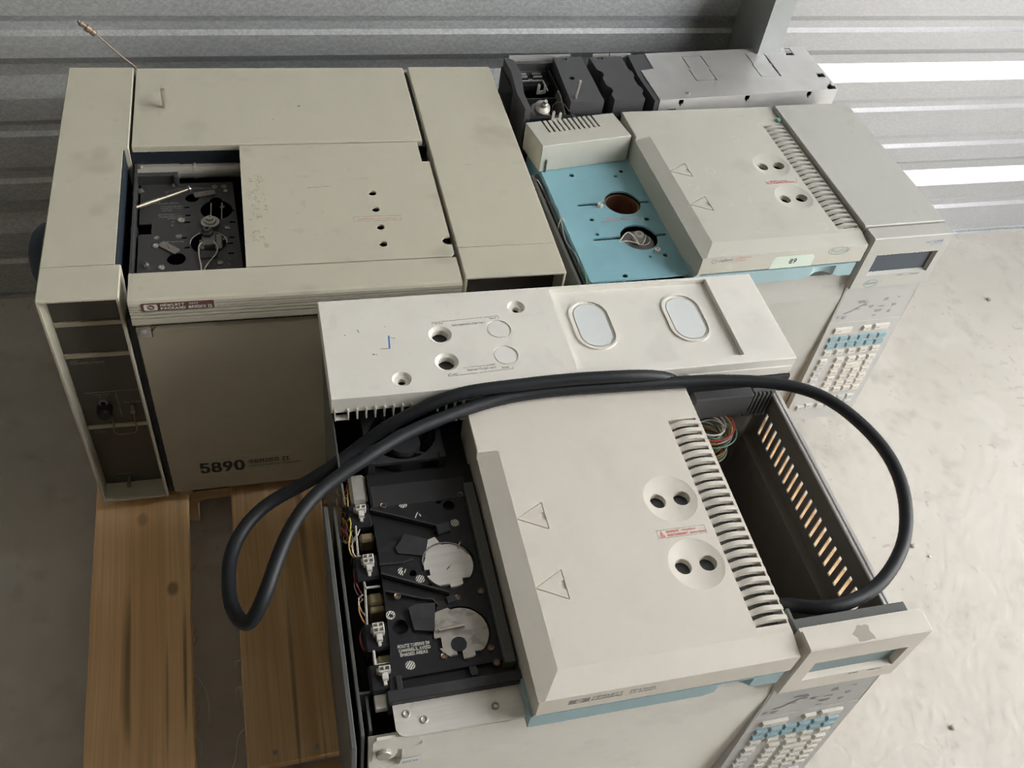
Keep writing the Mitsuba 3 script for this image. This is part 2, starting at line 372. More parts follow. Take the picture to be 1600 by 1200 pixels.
for (a, b), yy in zip(bx[:2], ((0.55, 1.05), (0.552, 1.05))):
    for y in yy:
        for dx in (0.035, 0.105):
            put('nail', lathe([(0, 0), (0.004, 0), (0.004, 0.0006), (0, 0.0009)], (a + dx + rng.uniform(-.01, .01), y + rng.uniform(-.008, .008), PZ), n=10), 'dull_steel', parent='pallet')
for pts in ([(-0.156, .70, .12), (-0.146, .685, .119), (-0.138, .655, .112), (-0.14, .63, .10)], [(-0.086, .60, .12), (-0.094, .594, .117), (-0.101, .57, .11), (-0.112, .548, .10)], [(-0.085, .665, .123), (-0.093, .668, .12), (-0.096, .655, .117)],
            [(-0.085, .71, .123), (-0.092, .712, .121), (-0.095, .702, .117)], [(-0.157, .60, .121), (-0.15, .59, .118), (-0.152, .575, .114)]):
    put('splinter', tube(pts, 0.0007, 5, step=.004), 'ceramic', parent='pallet')

edge = random.Random(21)
for k in range(16):                                                 # frayed fibres along the sawn edges
    xe = (-.157, -.086)[k % 2]; y = .56 + .42 * edge.random(); s_ = 1 if k % 2 == 0 else -1; l = .008 + .016 * edge.random()
    put('splinter', tube([(xe, y, .122), (xe + s_ * .003, y + .3 * l, .121), (xe + s_ * (.003 + .005 * edge.random()), y + l, .117 + .006 * edge.random())], .0005, 4, step=.005), 'pine_edge', parent='pallet')

# ---------------------------------------------------------------- the two instruments of the same make
F2 = (0.68956, 1.43904, 0.63, 0.014159)
F3 = (0.24771, 0.77543, 0.6275, -0.013714)
BASE = -0.490
def ky(z): return -0.404 - 0.016 * (-z - 0.13) / 0.346
def lean(m):
    v = m.vertices.copy(); v[:, 1] += -0.016 * np.clip(-v[:, 2] - 0.13, -0.03, 9) / 0.346
    return M(v, m.faces)

def cover_mesh():
    body = cb(0, 0.315, -0.412, 0, -0.043, 0, 0.0012)
    skirt = cb(0, 0.006, -0.411, -0.001, -0.066, -0.03, 0)
    wl = exty(Polygon([(-0.01, -0.0108), (0.0285, 0.0002), (0.0285, 0.02), (-0.01, 0.02)]), -0.5, -0.083)
    wf = extx(Polygon([(-0.382, 0.0001), (-0.45, -0.0137), (-0.45, 0.03), (-0.382, 0.03)]), -0.1, 0.5)
    s = sub(uni(body, skirt), wl, wf, cb(0.006, 0.3065, -0.407, -0.005, -1, -0.0125, 0))
    s = sub(s, ext(Polygon([(0.3148, 0.01), (0.3098, -0.42), (0.40, -0.42), (0.40, 0.01)]), -1, 1))
    for cy in (-0.186, -0.2809):
        R = 0.150; s = s - m3.Manifold.sphere(R, 160).translate([0.2290, cy, R - 0.0042])
        for cx in (0.2126, 0.2450):
            s = s - m3.Manifold.cylinder(0.05, 0.0106, 0.0106, 40).translate([cx, cy, -0.03])
    s = sub(s, cb(0.2685, 0.3085, -0.3725, -0.0635, -0.03, 0.02, 0))
    for cy in (-0.188, -0.2832):
        t = Polygon([(0.0288, cy), (0.0628, cy + 0.0185), (0.0628, cy - 0.0185)]).buffer(0.0012, 4)
        s = sub(s, ext(t.difference(t.buffer(-0.0014)), -0.0018, 0.01), ext(Point(0.0620, cy - 0.0005).buffer(0.0058, 8).intersection(t.buffer(-0.0010)), -0.0025, 0.01))
    return unman(s)
COVER = mikit.ply(cover_mesh(), 'tan_plastic', smooth=False)
def rib_mesh():
    xs = np.linspace(0.2685, 0.3112, 13); t = (xs - xs[0]) / (xs[-1] - xs[0])
    zt = -0.0042 + 0.0050 * np.sin(np.pi / 2 * np.clip(t / 0.55, 0, 1)) + 0.0008 * np.sin(np.pi * t)
    p = Polygon(list(zip(xs, zt)) + list(zip(xs[::-1], zt[::-1] - 0.0052)))
    m = exty(p, -0.0031, 0.0031); v = m.vertices.copy()
    v[:, 1] += 0.0016 * np.sin(np.pi * (v[:, 0] - xs[0]) / (xs[-1] - xs[0]))
    return M(v, m.faces)
RIB = mikit.ply(rib_mesh(), 'tan_plastic', smooth=25)
def key_mesh(w, h):
    d = 0.0042; q = 0.0012
    v = np.array([(sx * (w / 2 - (q if y else 0)), -d if y else 0.001, sz * (h / 2 - (q if y else 0))) for y in (0, 1) for sx, sz in ((-1, -1), (1, -1), (1, 1), (-1, 1))])
    f = [(4, 5, 6), (4, 6, 7)] + [g for i in range(4) for g in ((i, (i + 1) % 4, (i + 1) % 4 + 4), (i, (i + 1) % 4 + 4, i + 4))]
    return fixvol(M(v, f))
KEYS = {}
def side_panel_poly():
    p = sbox(-0.372, BASE, 0.002, -0.036)
    for k in range(22):
        y = -0.0135 - k * 0.01545
        p = p.difference(sbox(y - 0.0036, -0.124, y + 0.0026, -0.078))
    return p.union(sbox(0.0, BASE, 0.168, -0.036))

STICK = [(-.1421, -.1349), (-.1411, -.1250), (-.1159, -.1233), (-.1164, -.1334)]
def gc6890(root, F, front):
    P = lambda n, m, mt, par=root, **k: put(n, m, mt, F, parent=par, **k)
    lid = 'pale_plastic' if front else 'tan_plastic'
    # --- chassis
    ch = uni(cb(-0.170, 0.470, -0.385, 0.170, BASE, BASE + 0.02, 0), cb(-0.170, 0.470, 0.164, 0.170, BASE, -0.01, 0), cb(-0.128, 0.312, -0.388, -0.005, BASE, -0.135, 0),
             cb(0.312, 0.316, -0.385, 0.01, BASE, -0.045, 0), cb(0.316, 0.470, -0.385, -0.380, BASE, -0.02, 0), cb(0.316, 0.470, 0.000, 0.004, BASE, -0.04, 0), cb(0.316, 0.4545, -0.375, 0.0, -0.36, -0.355, 0),
             cb(0.4535, 0.4685, -0.37, 0.0, -0.355, -0.142, 0), cb(0.008, 0.318, -0.395, -0.37, -0.14, -0.062, 0))
    P('chassis', unman(ch), 'bay_brown' if front else 'chassis_grey')
    for x, y in ((-0.15, -0.35), (0.43, -0.35), (-0.15, 0.13), (0.43, 0.13)):
        P('foot', cyl((x, y, BASE), (x, y, PZ - F[2] + .0008), 0.016, 16), 'black_plastic')
    # side panels
    sp = P('side_panel', extx(side_panel_poly(), 0.4685, 0.4705), 'bay_brown' if front else 'grey_plastic')
    P('rail', uni_mesh(cb(0.4640, 0.4745, -0.378, 0.000, -0.0405, -0.0365, 0.0012), cb(0.4740, 0.4775, -0.378, 0.000, -0.052, -0.0385, 0.0005)), 'sheet_metal')
    P('side_panel', cb(-0.196, -0.190, -0.405, -0.095, BASE, -0.062, 0.001), 'chassis_grey')
    P('side_panel', cb(-0.1725, -0.1700, -0.100, 0.160, BASE, -0.030, 0.0006), 'chassis_grey')
    P('inner_panel', cb(-0.184, -0.180, -0.392, -0.088, -0.33, -0.066, 0.0008), 'chassis_grey')
    P('trough_floor', cb(-0.172, -0.128, -0.392, 0.150, -0.16, -0.155, 0), 'dark_cavity')
    # --- lid over the oven
    cv = put('cover', COVER, lid, F, parent=root, label='pale hinged oven cover with vents and viewing holes')
    for k in range(24):
        put('vent_rib', RIB, lid, F, parent=cv, at=(0, -0.0715 - k * 0.01277, 0))
    P('vent_tray', cb(0.266, 0.3090, -0.375, -0.061, -0.022, -0.020, 0), 'hole_grey' if front else 'chassis_grey', cv)
    for i, (hx, hy) in enumerate(((0.2126, -0.186), (0.2450, -0.186), (0.2126, -0.2809), (0.2450, -0.2809))):
        P('hole_backing', lathe([(0, 0), (0.013, 0), (0.013, 0.002), (0.0022, 0.002), (0.0022, 0.0045), (0, 0.0045)] if front and i % 2 else [(0, 0), (0.013, 0), (0.013, 0.002), (0, 0.002)], (hx, hy, -0.0195), n=20), 'hole_grey' if front else 'screen_dark', cv)
    # warning strip between the holes
    wx0, wx1, wy = 0.194, 0.258, -0.235
    if front:
        fr = sbox(wx0, wy - 0.0065, wx1, wy + 0.0055)
        P('warning_label', decal(fr.difference(fr.buffer(-0.0005)), 'xy', 0.0), 'ink_dim', cv, label='red printed hot surface warning')
        tr = Polygon([(wx0 + .002, wy - .005), (wx0 + .0095, wy - .005), (wx0 + .0057, wy + .0035)])
        P('warning_text', cat([decal(tr.difference(tr.buffer(-0.0009)), 'xy', 0), decal(sbox(wx0 + .0053, wy - .0035, wx0 + .0061, wy), 'xy', 0), txt('WARNING:', wx0 + .012, wx0 + .029, wy + .0005, .0030, 'xy', 0, bold=True), txt('Hot surfaces.', wx0 + .033, wx0 + .052, wy + .0005, .0030, 'xy', 0),
                               txt('AVERTISSEMENT:', wx0 + .012, wx0 + .040, wy - .0045, .0030, 'xy', 0, bold=True), txt('Surface chaude.', wx0 + .043, wx0 + .063, wy - .0045, .0030, 'xy', 0)]), 'ink_red', cv)
    else:
        L = cat([decal(sbox(wx0, wy - .0055, wx1 - .004, wy - .005), 'xy', 0), decal(sbox(wx0, wy - .0055, wx0 + .0005, wy + .004), 'xy', 0), decal(sbox(wx1 - .001, wy - .003, wx1 - .0005, wy + .004), 'xy', 0),
                 txt('WARNING: Hot surfaces.', wx0 + .008, wx0 + .044, wy - .0002, .0026, 'xy', 0), txt('AVERTISSEMENT: Surface chaude.', wx0 + .008, wx0 + .056, wy - .0042, .0026, 'xy', 0), decal(Polygon([(wx0 + .002, wy - .004), (wx0 + .006, wy - .004), (wx0 + .004, wy + .001)]), 'xy', 0)])
        P('warning_label', L, 'ink_red', cv, label='red printed hot surface warning')
    # print on the lid's front edge
    Yf = -0.4120
    if front:
        P('maker_badge', cat([decal(sbox(0.036, -.0265, 0.060, -.0165).difference(Point(0.048, -.0215).buffer(.0043)), 'xz', Yf), txt('HP', 0.0455, 0.0505, -.0235, .0042, 'xz', Yf), txt('HEWLETT', 0.0625, 0.098, -.0195, .0040, 'xz', Yf, bold=True), txt('PACKARD', 0.0625, 0.098, -.0260, .0040, 'xz', Yf, bold=True),
                               txt('6890 Series', 0.106, 0.136, -.0195, .0033, 'xz', Yf), txt('GC System', 0.106, 0.138, -.0255, .0033, 'xz', Yf)]), 'ink_grey', cv, label='grey printed maker name')
    else:
        st = [decal(LineString([(0.0225 + .003 * math.cos(a), -.0155 + .003 * math.sin(a)), (0.0225 + .0052 * math.cos(a), -.0155 + .0052 * math.sin(a))]).buffer(.0004), 'xz', Yf) for a in np.arange(8) * math.pi / 4]
        P('maker_badge', cat(st + [txt('Agilent', 0.031, 0.056, -.0165, .0052, 'xz', Yf)]), 'ink_grey', cv)
        P('model_text', cat([txt('6890 Series', 0.063, 0.090, -.0130, .0035, 'xz', Yf), txt('GC System', 0.063, 0.082, -.0185, .0035, 'xz', Yf)]), 'ink_pink', cv)
        s = Polygon([(0.1325, -.0425), (0.1325, -.024), (0.1385, -.0165), (0.2075, -.0165), (0.2125, -.022), (0.2125, -.0425)])
        st = P('number_sticker', decal(s, 'xz', Yf, .0004), 'sticker_green', cv, label='pale green sticker reading 89')
        put('number_text', txt('89', 0.1665, 0.1795, -.0330, .0100, 'xz', Yf - .0004, bold=True), 'ink_black', F, parent=st)
        o = affinity.scale(Point(0.2555, -.0135).buffer(1, 16), 0.0205, 0.0085)
        P('oval_mark', cat([decal(o.difference(affinity.scale(o, .90, .80)), 'xz', Yf), txt('PLUS', 0.2415, 0.267, -.0170, .0072, 'xz', Yf), decal(sbox(.2680, -.0145, .2745, -.0132), 'xz', Yf), decal(sbox(.2706, -.0172, .2719, -.0105), 'xz', Yf)]), 'ink_teal', cv)
        P('catch', lathe([(0, -.002), (.0052, -.002), (.0052, .0035), (.0042, .0048), (0, .0048)], (0.3065, -0.052, 0.0008)), 'catch_green', cv, label='small round teal catch')
    # teal strip with the finger scoop
    tp = sbox(0.001, -0.0735, 0.3040, -0.0455)
    arch = Polygon([(0.2095, -0.08)] + [(0.244 + 0.0345 * math.cos(a), -0.0745 + 0.0080 * math.sin(a)) for a in np.linspace(math.pi, 0, 18)] + [(0.2785, -0.08)])
    strip = exty(tp.difference(arch), -0.4115, -0.396)
    sc = cyl((0.244, -0.4395, -0.10), (0.244, -0.4395, -0.0480), 0.0360, 40)
    P('handle_strip', unman(sub(strip, sc)), 'teal_strip', label='teal handle strip with finger scoop', smooth=False)
    P('strip_side', cb(-0.0035, 0.004, -0.4115, -0.366, -0.0735, -0.046, 0.0006), 'teal_strip')
    # --- oven door
    z1 = -0.080
    dp = [(-0.388, z1), (-0.396, -0.085), (-0.4035, -0.136), (-0.4035, -0.474), (-0.39, -0.474)]
    dr_ = extx(Polygon(dp), -0.176, 0.3185)
    if front:
        hr = unary_union([rrect(-.20, -.117, -.102, -.04, .004), rrect(-.20, -.139, -.136, -.04, .004)])
        dr_ = unman(sub(dr_, exty(hr, -.5, -.3965)))
    od = P('oven_door', dr_, 'white_plastic' if front else 'grey_plastic')
    if front:
        hb = Polygon([(-.172, -.071), (-.168, -.0645), (-.121, -.0645), (-.121, -.093), (-.1245, -.0975), (-.1445, -.0995), (-.1445, -.108), (-.148, -.121), (-.155, -.126), (-.168, -.128), (-.172, -.124)])
        P('door_hinge', exty(hb, -0.4000, -0.3965), 'white_plastic')
        P('hinge_bolt', lathe([(0, 0), (.0086, 0), (.0086, .0045), (.0078, .0058), (0, .0062)], (-.1605, -.4000, -.1000), (0, -1, .12)), 'tarnished')
        dl = P('door_label', exty(Polygon(STICK), -0.4042, -0.4030), 'pale_sticker', label='small white sticker with faint print')
        (sx0, sz0), (sx1, sz1) = STICK[0], STICK[3]
        bars = [decal(Polygon([(sx0 + (sx1 - sx0) * t, sz0 + .0018 + (sz1 - sz0) * t), (sx0 + (sx1 - sx0) * (t + w), sz0 + .0018 + (sz1 - sz0) * (t + w)), (sx0 + (sx1 - sx0) * (t + w), sz0 + .0042 + (sz1 - sz0) * (t + w)), (sx0 + (sx1 - sx0) * t, sz0 + .0042 + (sz1 - sz0) * t)]), 'xz', -.4042) for t, w in ((.12, .06), (.21, .05), (.29, .06), (.38, .04), (.45, .06), (.60, .06), (.69, .02), (.74, .06))]
        put('label_print', cat(bars), 'ink_grey', F3, parent=dl, kind='stuff')
        lp = unary_union([sbox(-.135, -.4030, .012, -.3635), sbox(-.147, -.391, .012, -.3635), circ(-.135, -.391, .012, 24)])
        ap = P('lip_plate', ext(lp, -.0625, -.0600), 'aluminium', label='bare aluminium lip plate')
        for x, y in ((-.1335, -.3785), (-.1155, -.3880), (-.0355, -.3865)):
            P('rivet_nut', lathe([(.0022, -.003), (.0042, -.003), (.0045, .0012), (.0035, .0018), (.0024, .0012), (.0020, -.003)], (x, y, -.060), n=16), 'tarnished', ap)
    # --- column with display pod and keypad
    if not front:
        P('column_cover', uni_mesh(cb(0.3145, 0.4785, -0.3805, -0.010, -0.022, 0.0088, 0.0015), cb(0.4735, 0.4785, -0.3805, -0.010, -0.12, -0.01, 0.0015)), 'grey_plastic', label='flat grey cover of the electronics column')
    pod = cb(0.3168, 0.4785, -0.4130, -0.3825, -0.110, 0.0065, 0.0015)
    if front:
        pod = unman(sub(mman(pod), cb(0.30, 0.49, -0.3885, -0.38, 0.0030, 0.02, 0)))
    wz0, wz1 = -0.0790, -0.0315
    win = trapezoid_cut(0.3385, 0.4640, wz0, wz1, -0.4135, 0.009, 0.004)
    pd = P('display_pod', unman(sub(sub(mman(pod), win), cb(0.321, 0.474, -0.4025, -0.36, -0.107, 0.002, 0))), 'pale_plastic' if front else 'grey_plastic')
    P('display', cb(0.332, 0.470, -0.4055, -0.4035, wz0 - .004, wz1 + .004, 0), 'screen_teal' if front else 'screen_dark', pd, label='blank display window')
    yb = -0.4130
    P('pod_text', cat([txt('Actual', 0.405, 0.4175, -.0845, .0032, 'xz', yb), txt('Setpoint', 0.432, 0.4505, -.0845, .0032, 'xz', yb)]), 'ink_grey', pd)
    if front:
        chip = Polygon([(.3844, -.3957), (.3859, -.3929), (.3892, -.3919), (.3915, -.3941), (.3937, -.3929), (.3977, -.393), (.4005, -.3945), (.3989, -.3996), (.4, -.4036), (.4018, -.4077), (.4017, -.4110), (.3977, -.4105), (.3927, -.4113), (.3819, -.4113), (.3805, -.4108), (.3819, -.4066), (.3786, -.4038), (.3768, -.4013)]).buffer(.0012, 3).buffer(-.0008)
        P('paint_chip', decal(chip, 'xy', 0.0063, .0005), 'chip_brown', pd, label='brown patch of chipped paint')
        P('column_ledge', uni_mesh(cb(0.3180, 0.4680, -0.3830, -0.3675, -0.012, -0.004, 0.0008), cb(0.3180, 0.322, -0.3830, -0.352, -0.02, -0.006, 0.0006)), 'chassis_grey')
    else:
        o = affinity.scale(Point(0.3570, -.0985).buffer(1, 16), 0.0145, 0.0092)
        P('oval_mark', cat([decal(o.difference(affinity.scale(o, .88, .82)), 'xz', yb), txt('Inlet EPC', 0.3455, 0.3685, -.1005, .0046, 'xz', yb)]), 'ink_teal', pd)
        P('badge_text', cat([txt('GC', 0.4285, 0.440, -.0125, .0056, 'xz', yb), txt('6890', 0.4425, 0.462, -.0125, .0064, 'xz', yb, bold=True), decal(sbox(.438, -.0163, .4635, -.0155), 'xz', yb)]), 'ink_faint_blue', pd)
    kp = P('keypad', lean(uni_mesh(cb(0.3185, 0.4785, -0.4045, -0.392, -0.476, -0.105, 0.001))), 'pad_grey')
    ov = sbox(0.322, -0.2015, 0.4765, -0.1125)
    P('overlay_frame', lean(exty(ov.difference(ov.buffer(-0.0008)), -0.4050, -0.4040)), 'pad_edge', kp)
    g = [LineString([(0.3395, -.178), (0.3535, -.174), (0.3640, -.1655), (.3725, -.160), (.3800, -.158)]).buffer(.0007, 2)]
    marks = [decal(x, 'xz', -0.4050) for x in g]
    for x, z, w in ((.331, -.184, .007), (.331, -.188, .006), (.3445, -.186, .010), (.3445, -.190, .008), (.366, -.169, .008), (.370, -.150, .021), (.370, -.1535, .016), (.379, -.155, .010), (.379, -.161, .008), (.394, -.164, .010), (.394, -.168, .007), (.419, -.148, .008), (.4195, -.152, .011),
                    (.4165, -.167, .012), (.4135, -.176, .016), (.4135, -.1795, .014), (.4095, -.189, .008), (.446, -.147, .006), (.4435, -.164, .009), (.4435, -.1675, .007), (.439, -.180, .008), (.439, -.1835, .006)):
        marks.append(decal(sbox(x - w / 2, z - .0009, x + w / 2, z + .0009), 'xz', -0.4050))
    P('panel_print', lean(cat(marks)), 'ink_grey', kp, kind='stuff')
    spec = [(0.356, -.2205, 'w', 'key_beige'), (0.408, -.2205, 's', 'key_beige'), (0.440, -.2195, 'v', 'key_beige')]
    xs = (.344, .3655, .387, .408, .4295, .451)
    spec += [(x, -.2435, 's', 'teal_key') for x in xs] + [(x, -.2610, 's', 'teal_key') for x in xs] + [(x, -.2790, 's', 'key_beige') for x in (.346, .372, .399, .425, .452)]
    spec += [(.3455, -.3020, 's', 'key_beige')] + [(x, -.3020, 's', 'key_beige') for x in (.382, .4085, .431, .454)]
    spec += [(.3445, -.3185, 's', 'key_grey'), (.382, -.3190, 's', 'key_beige'), (.4195, -.3195, 'w', 'key_beige'), (.4535, -.3185, 's', 'key_beige')]
    for z in (-.3360, -.3535, -.3705, -.3880):
        spec += [(.3435, z, 's', 'key_grey')] + [(x, z, 's', 'key_beige') for x in (.382, .410, .432, .454)]
    spec += [(x, -.4150, 's', 'key_grey') for x in (.389, .410, .431, .453)] + [(x, -.4325, 's', 'key_grey') for x in (.389, .410, .431, .453)] + [(.344, -.4335, 's', 'key_grey'), (.3625, -.4305, 's', 'key_grey')]
    size = {'s': (.0178, .0128), 'w': (.0385, .0140), 'v': (.0330, .0140)}
    leg = []
    for x, z, s, mt in spec:
        if s not in KEYS: KEYS[s] = mikit.ply(key_mesh(*size[s]), 'key_beige')
        put('key', KEYS[s], mt, F, parent=kp, at=(x, ky(z), z))
        w = .008 if s == 's' else .009
        leg.append(cb(x - w / 2 - (.010 if s != 's' else 0), x + w / 2 - (.010 if s != 's' else 0), ky(z) - .0045, ky(z) - .0040, z - .0011, z + .0011, 0))
    P('key_print', cat(leg), 'ink_dim', kp, kind='stuff')
    return lid

def uni_mesh(*ms): return ms[0] if len(ms) == 1 else unman(uni(*ms))
def trapezoid_cut(x0, x1, z0, z1, y, depth, slope):
    """a window opening whose sides slope inwards"""
    v = np.array([(x0, y, z0), (x1, y, z0), (x1, y, z1), (x0, y, z1), (x0 + slope, y + depth + .004, z0 + slope), (x1 - slope, y + depth + .004, z0 + slope), (x1 - slope, y + depth + .004, z1 - slope), (x0 + slope, y + depth + .004, z1 - slope)])
    f = [(0, 1, 2), (0, 2, 3), (4, 6, 5), (4, 7, 6)] + [t for i in range(4) for t in ((i, (i + 1) % 4 + 4, (i + 1) % 4), (i, i + 4, (i + 1) % 4 + 4))]
    return mman(fixvol(M(v, f)))

G2, G3 = 'gas_chromatograph_001', 'gas_chromatograph_002'
labels[G2] = {'label': 'gas chromatograph with teal injector deck, dark display and sticker 89, by the wall', 'category': 'lab instrument'}
labels[G3] = {'label': 'nearest gas chromatograph with open black injector deck and uncovered column bay under the black cable', 'category': 'lab instrument'}
gc6890(G2, F2, False)
gc6890(G3, F3, True)
P2 = lambda n, m, mt, par=G2, **k: put(n, m, mt, F2, parent=par, **k)
P3 = lambda n, m, mt, par=G3, **k: put(n, m, mt, F3, parent=par, **k)

# ---- injector deck of the instrument by the wall
dk = rrect(-0.178, 0.004, -0.395, -0.012, 0.004)
holes = [circ(-.0545, -.199, .033, 40), circ(-.0570, -.294, .033, 40), stadium((-.137, -.1985), (-.080, -.1975), .0033), stadium((-.137, -.292), (-.08, -.2915), .0033), stadium((-.03, -.2005), (-.006, -.2005), .0028), stadium((-.03, -.292), (-.008, -.292), .0028)]
for x, y, r in ((-.124, -.113, .0048), (-.042, -.123, .0034), (-.126, -.240, .0042), (-.026, -.248, .0046), (-.129, -.279, .0038), (-.055, -.345, .0028), (-.027, -.344, .0044), (-.115, -.386, .0048), (-.026, -.109, .0040)):
    holes.append(circ(x, y, r, 16))
deck = ext(dk.difference(unary_union(holes)), -0.0585, -0.055)
dm = P2('injector_deck', unman(uni(deck, cb(-0.178, -0.170, -0.395, -0.012, -0.105, -0.060, 0.001))), 'teal_plastic', label='teal injector deck with two round openings')
for x, y in ((-.126, -.240), (-.026, -.109), (-.027, -.344), (-.115, -.386), (-.124, -.113)):
    P2('deck_screw', lathe([(0, 0), (.0040, 0), (.0040, .003), (.0022, .0042), (.0012, .003), (0, .003)], (x, y, -.066), n=12), 'steel', dm)
for x, y in ((-.100, -.206), (-.039, -.334)):
    P2('standoff', lathe([(.0016, 0), (.0050, 0), (.0050, .0055), (.0044, .0062), (.0018, .0062), (.0016, 0)], (x, y, -.055), n=18), 'nylon', dm)
wl = Polygon([(-.1095, -.2475), (-.0385, -.2455), (-.0385, -.2385), (-.1095, -.2405)])
P2('warning_label', cat([decal(wl.difference(wl.buffer(-.0004)), 'xy', -.055), txt('WARNING: Hot surfaces.', -.104, -.055, -.2450, .0030, 'xy', -.055)]), 'ink_pink', dm)
P2('injector_pit', uni_mesh(cb(-0.172, 0.003, -0.385, -0.02, -0.145, -0.140, 0)), 'dark_cavity', dm)
P2('pit_ring', lathe([(.029, 0), (.0335, 0), (.0335, .052), (.029, .052), (.029, 0)], (-.0545, -.199, -.1145), n=36), 'copper', dm)
P2('pit_block', lathe([(0, 0), (.013, 0), (.013, .030), (.010, .034), (0, .034)], (-.048, -.214, -.128), n=24), 'copper', dm)
inj = P2('injector', lathe([(0, 0), (.0305, 0), (.0305, .020), (.027, .0235), (.012, .0235), (.012, .030), (0, .030)], (-.0570, -.294, -.088), n=36), 'dull_steel', dm, label='steel injector with looped wires')
P2('injector_cap', lathe([(0, 0), (.0095, 0), (.0095, .008), (.0085, .009), (.0035, .009), (.003, .007), (0, .007)], (-.0520, -.283, -.066), n=20), 'tarnished', inj)
for pts in ([(-.098, -.3015, -.055), (-.085, -.291, -.052), (-.072, -.281, -.054), (-.063, -.296, -.056), (-.060, -.312, -.058), (-.048, -.300, -.056), (-.042, -.287, -.058)], [(-.100, -.304, -.058), (-.082, -.303, -.054), (-.066, -.308, -.056), (-.055, -.314, -.056), (-.040, -.304, -.058), (-.036, -.291, -.06)], [(-.076, -.276, -.062), (-.070, -.285, -.054), (-.066, -.30, -.055), (-.063, -.313, -.056)]):
    P2('wire', tube(pts, .0010, 6, step=.004), 'ceramic', inj)
for x, y in ((-.034, -.300), (-.036, -.305), (-.039, -.310)):
    P2('port', cyl((x, y, -.0715), (x, y, -.068), .0022, 12), 'dark_cavity', inj)

# ---- slotted box lying over the back of the deck
bw, bd, bh = 0.179, 0.080, 0.0535
bm = mman(cb(0, bw, 0, bd, 0, bh, 0.0012))
sl = [cb(0.030 + k * 0.0100, 0.034 + k * 0.0100, bd - 0.040, bd + 0.01, bh - 0.006, bh + 0.01, 0) for k in range(11)]
bm = sub(bm, cb(0.003, bw - .003, 0.003, bd + .01, -.01, bh - .003, 0), *sl)
bm = unman(bm); bm.apply_transform(trimesh.transformations.rotation_matrix(math.radians(-2.0), [1, 0, 0])); bm.apply_transform(trimesh.transformations.rotation_matrix(math.radians(6.8), [0, 0, 1])); bm.apply_translation([-0.1830, -0.0985, -0.0548])
P2('slotted_box', bm, 'tan_plastic', label='loose slotted cover box at the back of the teal deck')

# ---- bare rear bays
tray = ext(sbox(-0.190, -0.004, 0.118, 0.176).difference(sbox(-0.172, 0.006, 0.104, 0.170)), -0.10, -0.006)
P2('rear_tray', unman(uni(tray, cb(-0.190, 0.118, -0.004, 0.176, -0.10, -0.085, 0))), 'black_plastic')
lw = Polygon([(-.181, .172), (-.170, .161), (-.168, .118), (-.181, .046), (-.181, -.004), (-.192, -.004), (-.194, .05), (-.186, .12), (-.188, .172)])
P2('bay_wall', ext(lw, -.10, .015), 'case_dark')
P2('bay_wall', uni_mesh(cb(-.186, -.085, .166, .174, -.10, .006, .0008)), 'case_dark')
P2('bay_wall', cb(-.100, -.0965, .004, .168, -.09, -.004, .0006), 'black_plastic')
b1 = Polygon([(-.088, .170), (-.029, .172), (-.033, .014), (-.099, .014)])
blk = P2('bay_block', unman(sub(mman(ext(b1, -.085, .015)), m3.Manifold.cylinder(.1, .0058, .0058, 20).translate([-.073, .095, -.03]), cb(-.075, -.062, .160, .20, .010, .03, 0))), 'case_dark', smooth=False)
P2('pin', cyl((-.0865, .027, .012), (-.0815, .030, .049), .0030, 14), 'steel', blk, label='upright steel pin')
b2 = Polygon([(-.014, .169), (.054, .170), (.054, .120), (.0585, .112), (.0585, .100), (.053, .090), (.053, .066), (.0575, .056), (.0575, .046), (.051, .035), (.051, .017), (-.011, .016), (-.011, .036), (-.004, .046), (-.004, .058), (-.011, .066), (-.010, .094), (-.004, .102), (-.004, .114), (-.012, .122)])
P2('bay_block', unman(sub(mman(ext(b2, -.085, .015)), cb(.000, .014, .160, .20, .010, .03, 0))), 'case_dark')
b3 = Polygon([(.072, .177), (.108, .180), (.108, .121), (.082, .119), (.084, .108), (.084, .098), (.076, .090), (.076, .062), (.084, .054), (.084, .044), (.078, .036), (.079, .012), (.070, .012), (.066, .10)])
P2('bay_block', ext(b3, -.085, .0135), 'case_dark')
for k, (a, b) in enumerate(((-.176, -.050), (-.003, .031), (.034, .079))):
    P2('plate_edge', cb(a, b, .1775, .1790, -.02, .0165, 0), 'sheet_metal')
for x0, x1, y0, y1 in ((-.157, -.142, .150, .153), (-.130, -.112, .150, .153), (-.157, -.142, .139, .143), (-.130, -.112, .139, .143), (-.160, -.142, .126, .128), (-.138, -.115, .126, .128), (-.116, -.1135, .090, .128), (-.142, -.140, .126, .133), (-.138, -.136, .126, .133)):
    P2('bay_strip', cb(x0, x1, y0 + .01, y1 + .01, -.016, -.013, 0), 'sheet_metal')
P2('bay_shelf', cb(-.170, -.100, .128, .168, -.03, -.020, 0), 'black_plastic')
P2('bay_shelf', cb(-.170, -.100, .070, .073, -.04, -.012, 0), 'soot_plastic')
kn = (-.147, .048, -.036); ax = (.05, -.45, .9)
P2('knob', lathe([(0, 0), (.012, 0), (.020, .006), (.021, .014), (.018, .019), (.013, .021), (.013, .026), (.015, .028), (.015, .033), (.011, .036), (.006, .038), (.006, .046), (.0035, .048), (.0035, .054), (0, .054)], kn, ax, 32), 'tarnished', label='turned steel fitting in the open bay')
P2('capillary', tube([(-.144, .008, -.012), (-.140, -.004, -.010), (-.134, -.02, -.008), (-.125, -.035, -.006)], .0016, 7), 'dull_steel')
P2('capillary', tube([(-.118, .050, -.03), (-.114, .053, -.012), (-.106, .042, -.004), (-.100, .020, -.004), (-.092, -.004, -.006)], .0013, 7), 'dull_steel')
